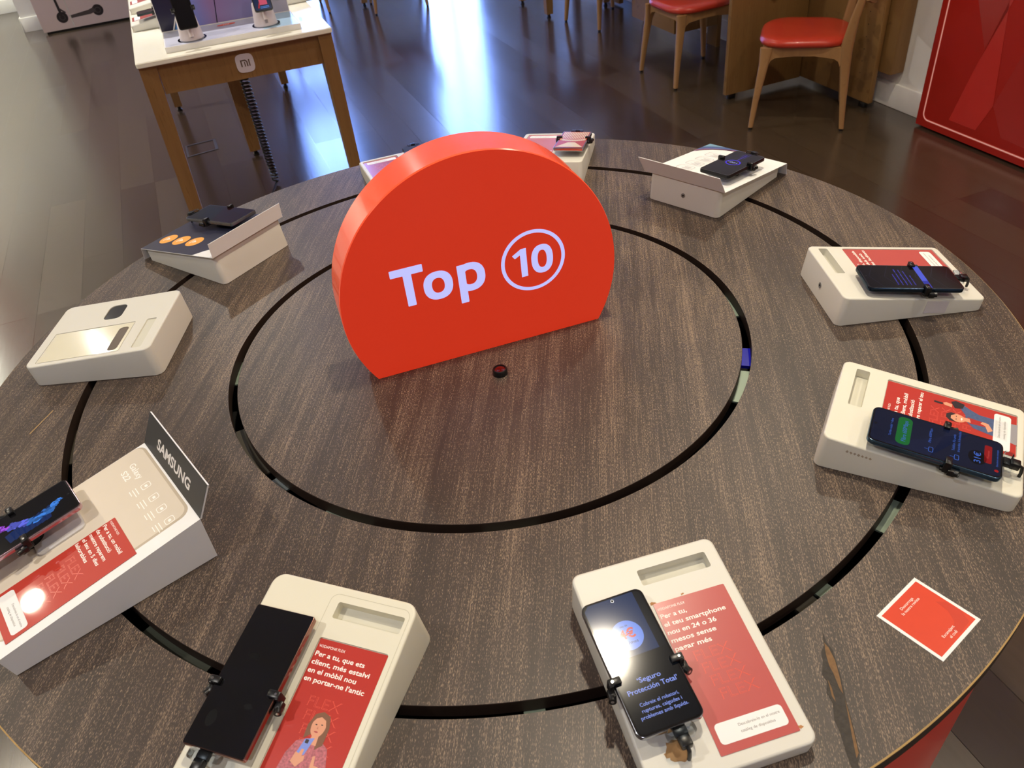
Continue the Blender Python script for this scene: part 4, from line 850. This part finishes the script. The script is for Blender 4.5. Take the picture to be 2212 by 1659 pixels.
ch0 = chair(); ch0.matrix_world = RM(2.71, 2.462, 0, 50.4); ch0['label'] = 'chair with red seat nearest the red panel, backrest at right'
for x, y, r_3, lab in ((2.625, 3.44, 90, 'chair with red seat half hidden behind the tall oak partition'), (2.79, 4.93, 101, 'chair with its thin wooden legs at the top edge, right of the blue reflections'),
                       (1.56, 6.66, 82, 'far chair at the top edge left of the blue reflections, front legs only'), (.75, 7.11, 0, 'far chair at the top edge just right of the white-topped table')):
    c = copy_tree(ch0); c.matrix_world = RM(x, y, 0, r_3); c['label'] = lab
# ------------------------------------------------------------------ oak partitions and desk pedestal by the right wall
t = thing('oak_partition', RM(0, 0), 'tall oak corner partition behind the red-seated chair', 'partition')
b = MB(); b.box(2.525, 3.055, 2.885, 2.915, .03, 1.35, M_OAKV, .002); b.build('end_panel', t)
b = MB(); b.box(3.060, 3.095, 2.300, 2.915, .03, 1.35, M_OAKV, .010); dk = M_BLK
for k_ in range(14): b.cyl((3.0602, 2.40, .18+.064*k_), (-1, 0, 0), .0032, .0004, dk, 10)
b.build('drilled_panel', t)
b = MB(); b.box(2.55, 2.60, 2.889, 2.911, 0, .03, M_BLK, .004); b.box(3.065, 3.09, 2.33, 2.38, .0, .03, M_BLK, .004); b.build('floor_glide', t)
b = MB(); b.box(3.105, 3.195, 2.225, 2.50, .2, 1.35, M_OAKV, .004); o = b.build('wall_shelf_panel', None, ROOM); tag(o, 'narrow oak panel fixed to the white wall above the floor behind the corner partition', 'panel')
b = MB(); b.tube([(0, 0, .22), (-.004, -.004, .12), (-.03, -.004, .03), (-.028, -.006, -.02), (.0, -.008, -.045), (.028, -.010, -.02), (.03, -.008, .03), (.010, -.006, .10), (.012, -.004, .22)], .009, M_BLK, 8)
b.tube([(.045, -.004, .22), (.050, -.006, .08), (.044, -.008, -.01), (.066, -.010, .04), (.07, -.004, .22)], .005, M_BLK, 8); o = b.build('black_strap', None, ROOM @ T(2.80, 2.884, .57)); tag(o, 'black looped strap hanging against the oak partition above the red seat', 'strap')
t = thing('desk_pedestal', RM(0, 0), 'oak desk pedestal raised off the floor behind the second red-seated chair', 'cabinet')
b = MB(); b.box(2.71, 3.05, 3.78, 4.36, .15, .72, M_OAKV, .002); b.build('cabinet_body', t)
b = MB(); b.box(3.052, 3.085, 3.78, 3.90, 0, .72, M_OAKV, .002); b.build('support_panel', t)
b = MB(); b.box(2.45, 3.19, 3.70, 4.5, .72, .75, M_OAKV, .003); b.build('desk_top', t)
b = MB(); b.box(3.05, 3.09, 5.19, 5.46, .02, 1.3, M_OAKV, .002); o = b.build('oak_divider', None, ROOM); tag(o, 'far oak divider panel at the top edge beyond the desk pedestal', 'panel')
def far_table(x0, x1, y0, y1, label):
    t = thing('oak_table', RM(0, 0), label, 'table', 'far oak tables'); b = MB(); b.box(x0, x1, y0, y1, .90, .92, MATS['white_top'], .003); b.build('table_top', t)
    b = MB(); b.box(x0+.03, x1-.03, y0+.03, y1-.03, .79, .90, M_OAKV); b.build('apron', t)
    for x in (x0+.04, x1-.04):
        for y in (y0+.04, y1-.04): tapleg('leg', t, x-.04, x+.04, y-.04, y+.04, .79, (x-.027, x+.027), (y-.027, y+.027), M_OAKV)
far_table(.30, 1.33, 6.85, 7.65, 'far oak table left of the blue reflections, only its black-footed legs visible')
far_table(2.42, 3.02, 5.26, 5.90, 'far oak table right of the blue reflections with thick black-footed legs')
# ------------------------------------------------------------------ big red panel at the right wall
t = thing('red_wall_panel', RM(0, 0), 'big glossy red promotional panel with glowing white outline at right', 'panel')
b = MB(); b.box(3.105, 3.185, -.9, 1.99, .012, 2.3, mat('panel_red', (184, 36, 26), .35, coat=.3), .002); b.build('panel_board', t)
PM_ = Matrix(((0, 0, -1, 3.1048), (1, 0, 0, 0), (0, 1, 0, 0), (0, 0, 0, 1)))       # (a, z) drawing plane facing the room; mirrored on purpose below
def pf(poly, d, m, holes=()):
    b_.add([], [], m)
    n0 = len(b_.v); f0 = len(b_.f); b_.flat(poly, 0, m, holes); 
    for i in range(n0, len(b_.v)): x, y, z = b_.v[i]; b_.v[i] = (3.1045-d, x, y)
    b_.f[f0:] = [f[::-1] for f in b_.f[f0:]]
b_ = MB(); dr = mat('panel_beam_shade', (164, 31, 23), .35, coat=.3); lr = mat('panel_beam_light', (190, 38, 29), .35, coat=.3)  # dark and light reds paint spot-beam shadows and reflections onto the board
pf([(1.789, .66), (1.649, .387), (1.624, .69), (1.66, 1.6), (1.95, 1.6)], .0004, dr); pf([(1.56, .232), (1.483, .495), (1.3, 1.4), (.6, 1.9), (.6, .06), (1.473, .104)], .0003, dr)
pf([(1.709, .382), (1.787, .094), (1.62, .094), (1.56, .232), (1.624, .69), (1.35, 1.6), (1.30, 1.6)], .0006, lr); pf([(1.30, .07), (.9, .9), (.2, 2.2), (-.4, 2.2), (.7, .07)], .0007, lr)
def frame_poly(i): return rrect(-.86+i, 1.955-i, .045+i, 2.26-i, max(.008, .04-i), 6)
pf(frame_poly(0), .0009, mat('line_soft', (214, 110, 100), .4, emis=(214, 80, 70), estr=.15), [frame_poly(.011)]); pf(frame_poly(.003), .0011, mat('line_glow', (240, 190, 184), .4, emis=(240, 170, 160), estr=.3), [frame_poly(.008)])
b_.build('outline_and_beam_tones', t)
# ------------------------------------------------------------------ scooter poster
t = thing('scooter_poster', RM(0, 0), 'large pale pink poster board of an electric scooter at upper left', 'poster')
b = MB(); b.box(-1.585, .35, 8.2, 8.25, .02, 2.4, mat('poster_pink', (206, 186, 184), .4), .002); b.build('poster_board', t)
b = MB(); b.box(-1.56, .33, 8.205, 8.245, 0, .02, M_BLK); b.build('poster_foot', t)
b = MB(); dk = mat('print_black', (36, 30, 32), .45); dg = mat('print_charcoal', (70, 62, 64), .45)
for x, z in ((-1.375, .125), (-1.045, .135)): b.flat(circ(x, z, .050, n=32), 0, dk, [circ(x, z, .026, n=24)]); b.flat(circ(x, z, .020, n=20), 0, dk); b.flat(circ(x, z, .026, n=20), -.0002, dg)
b.flat([(-1.31, .130), (-1.30, .105), (-1.12, .112), (-1.06, .125), (-1.08, .165), (-1.13, .150)], .0003, dg)
b.flat([(-1.388, .13), (-1.364, .13), (-1.372, .33), (-1.40, .80), (-1.416, .80), (-1.392, .30)], .0005, dk); b.flat([(-1.385, .20), (-1.365, .205), (-1.325, .165), (-1.335, .155)], .0005, dg); b.flat([(-1.52, .80), (-1.30, .80), (-1.30, .815), (-1.52, .815)], .0005, dk)
b.flat([(-1.305, .03), (-1.298, .03), (-1.298, 2.3), (-1.305, 2.3)][::1], .0008, mat('poster_seam', (190, 188, 176), .5))
b.build('scooter_print', t, T(0, 8.1995, 0) @ R(PI/2, 'X'))
# glowing red board added far left, out of frame, to redden the floor's reflection
t = thing('red_sheen_board', RM(0, 0), 'red glowing board added out of frame at left for a reddish floor sheen', 'sign')
b = MB(); b.box(-3.05, -2.99, 6.6, 8.2, 2.25, 3.05, mat('sheen_red', (206, 40, 26), .5, emis=(206, 40, 26), estr=.5), .003); b.build('glowing_board', t)
for a_ in (6.8, 8.0):
    b = MB(); b.cyl((-3.02, a_, 3.05), (0, 0, 1), .006, .25, M_CHROME, 10); b.build('suspension_rod', t)
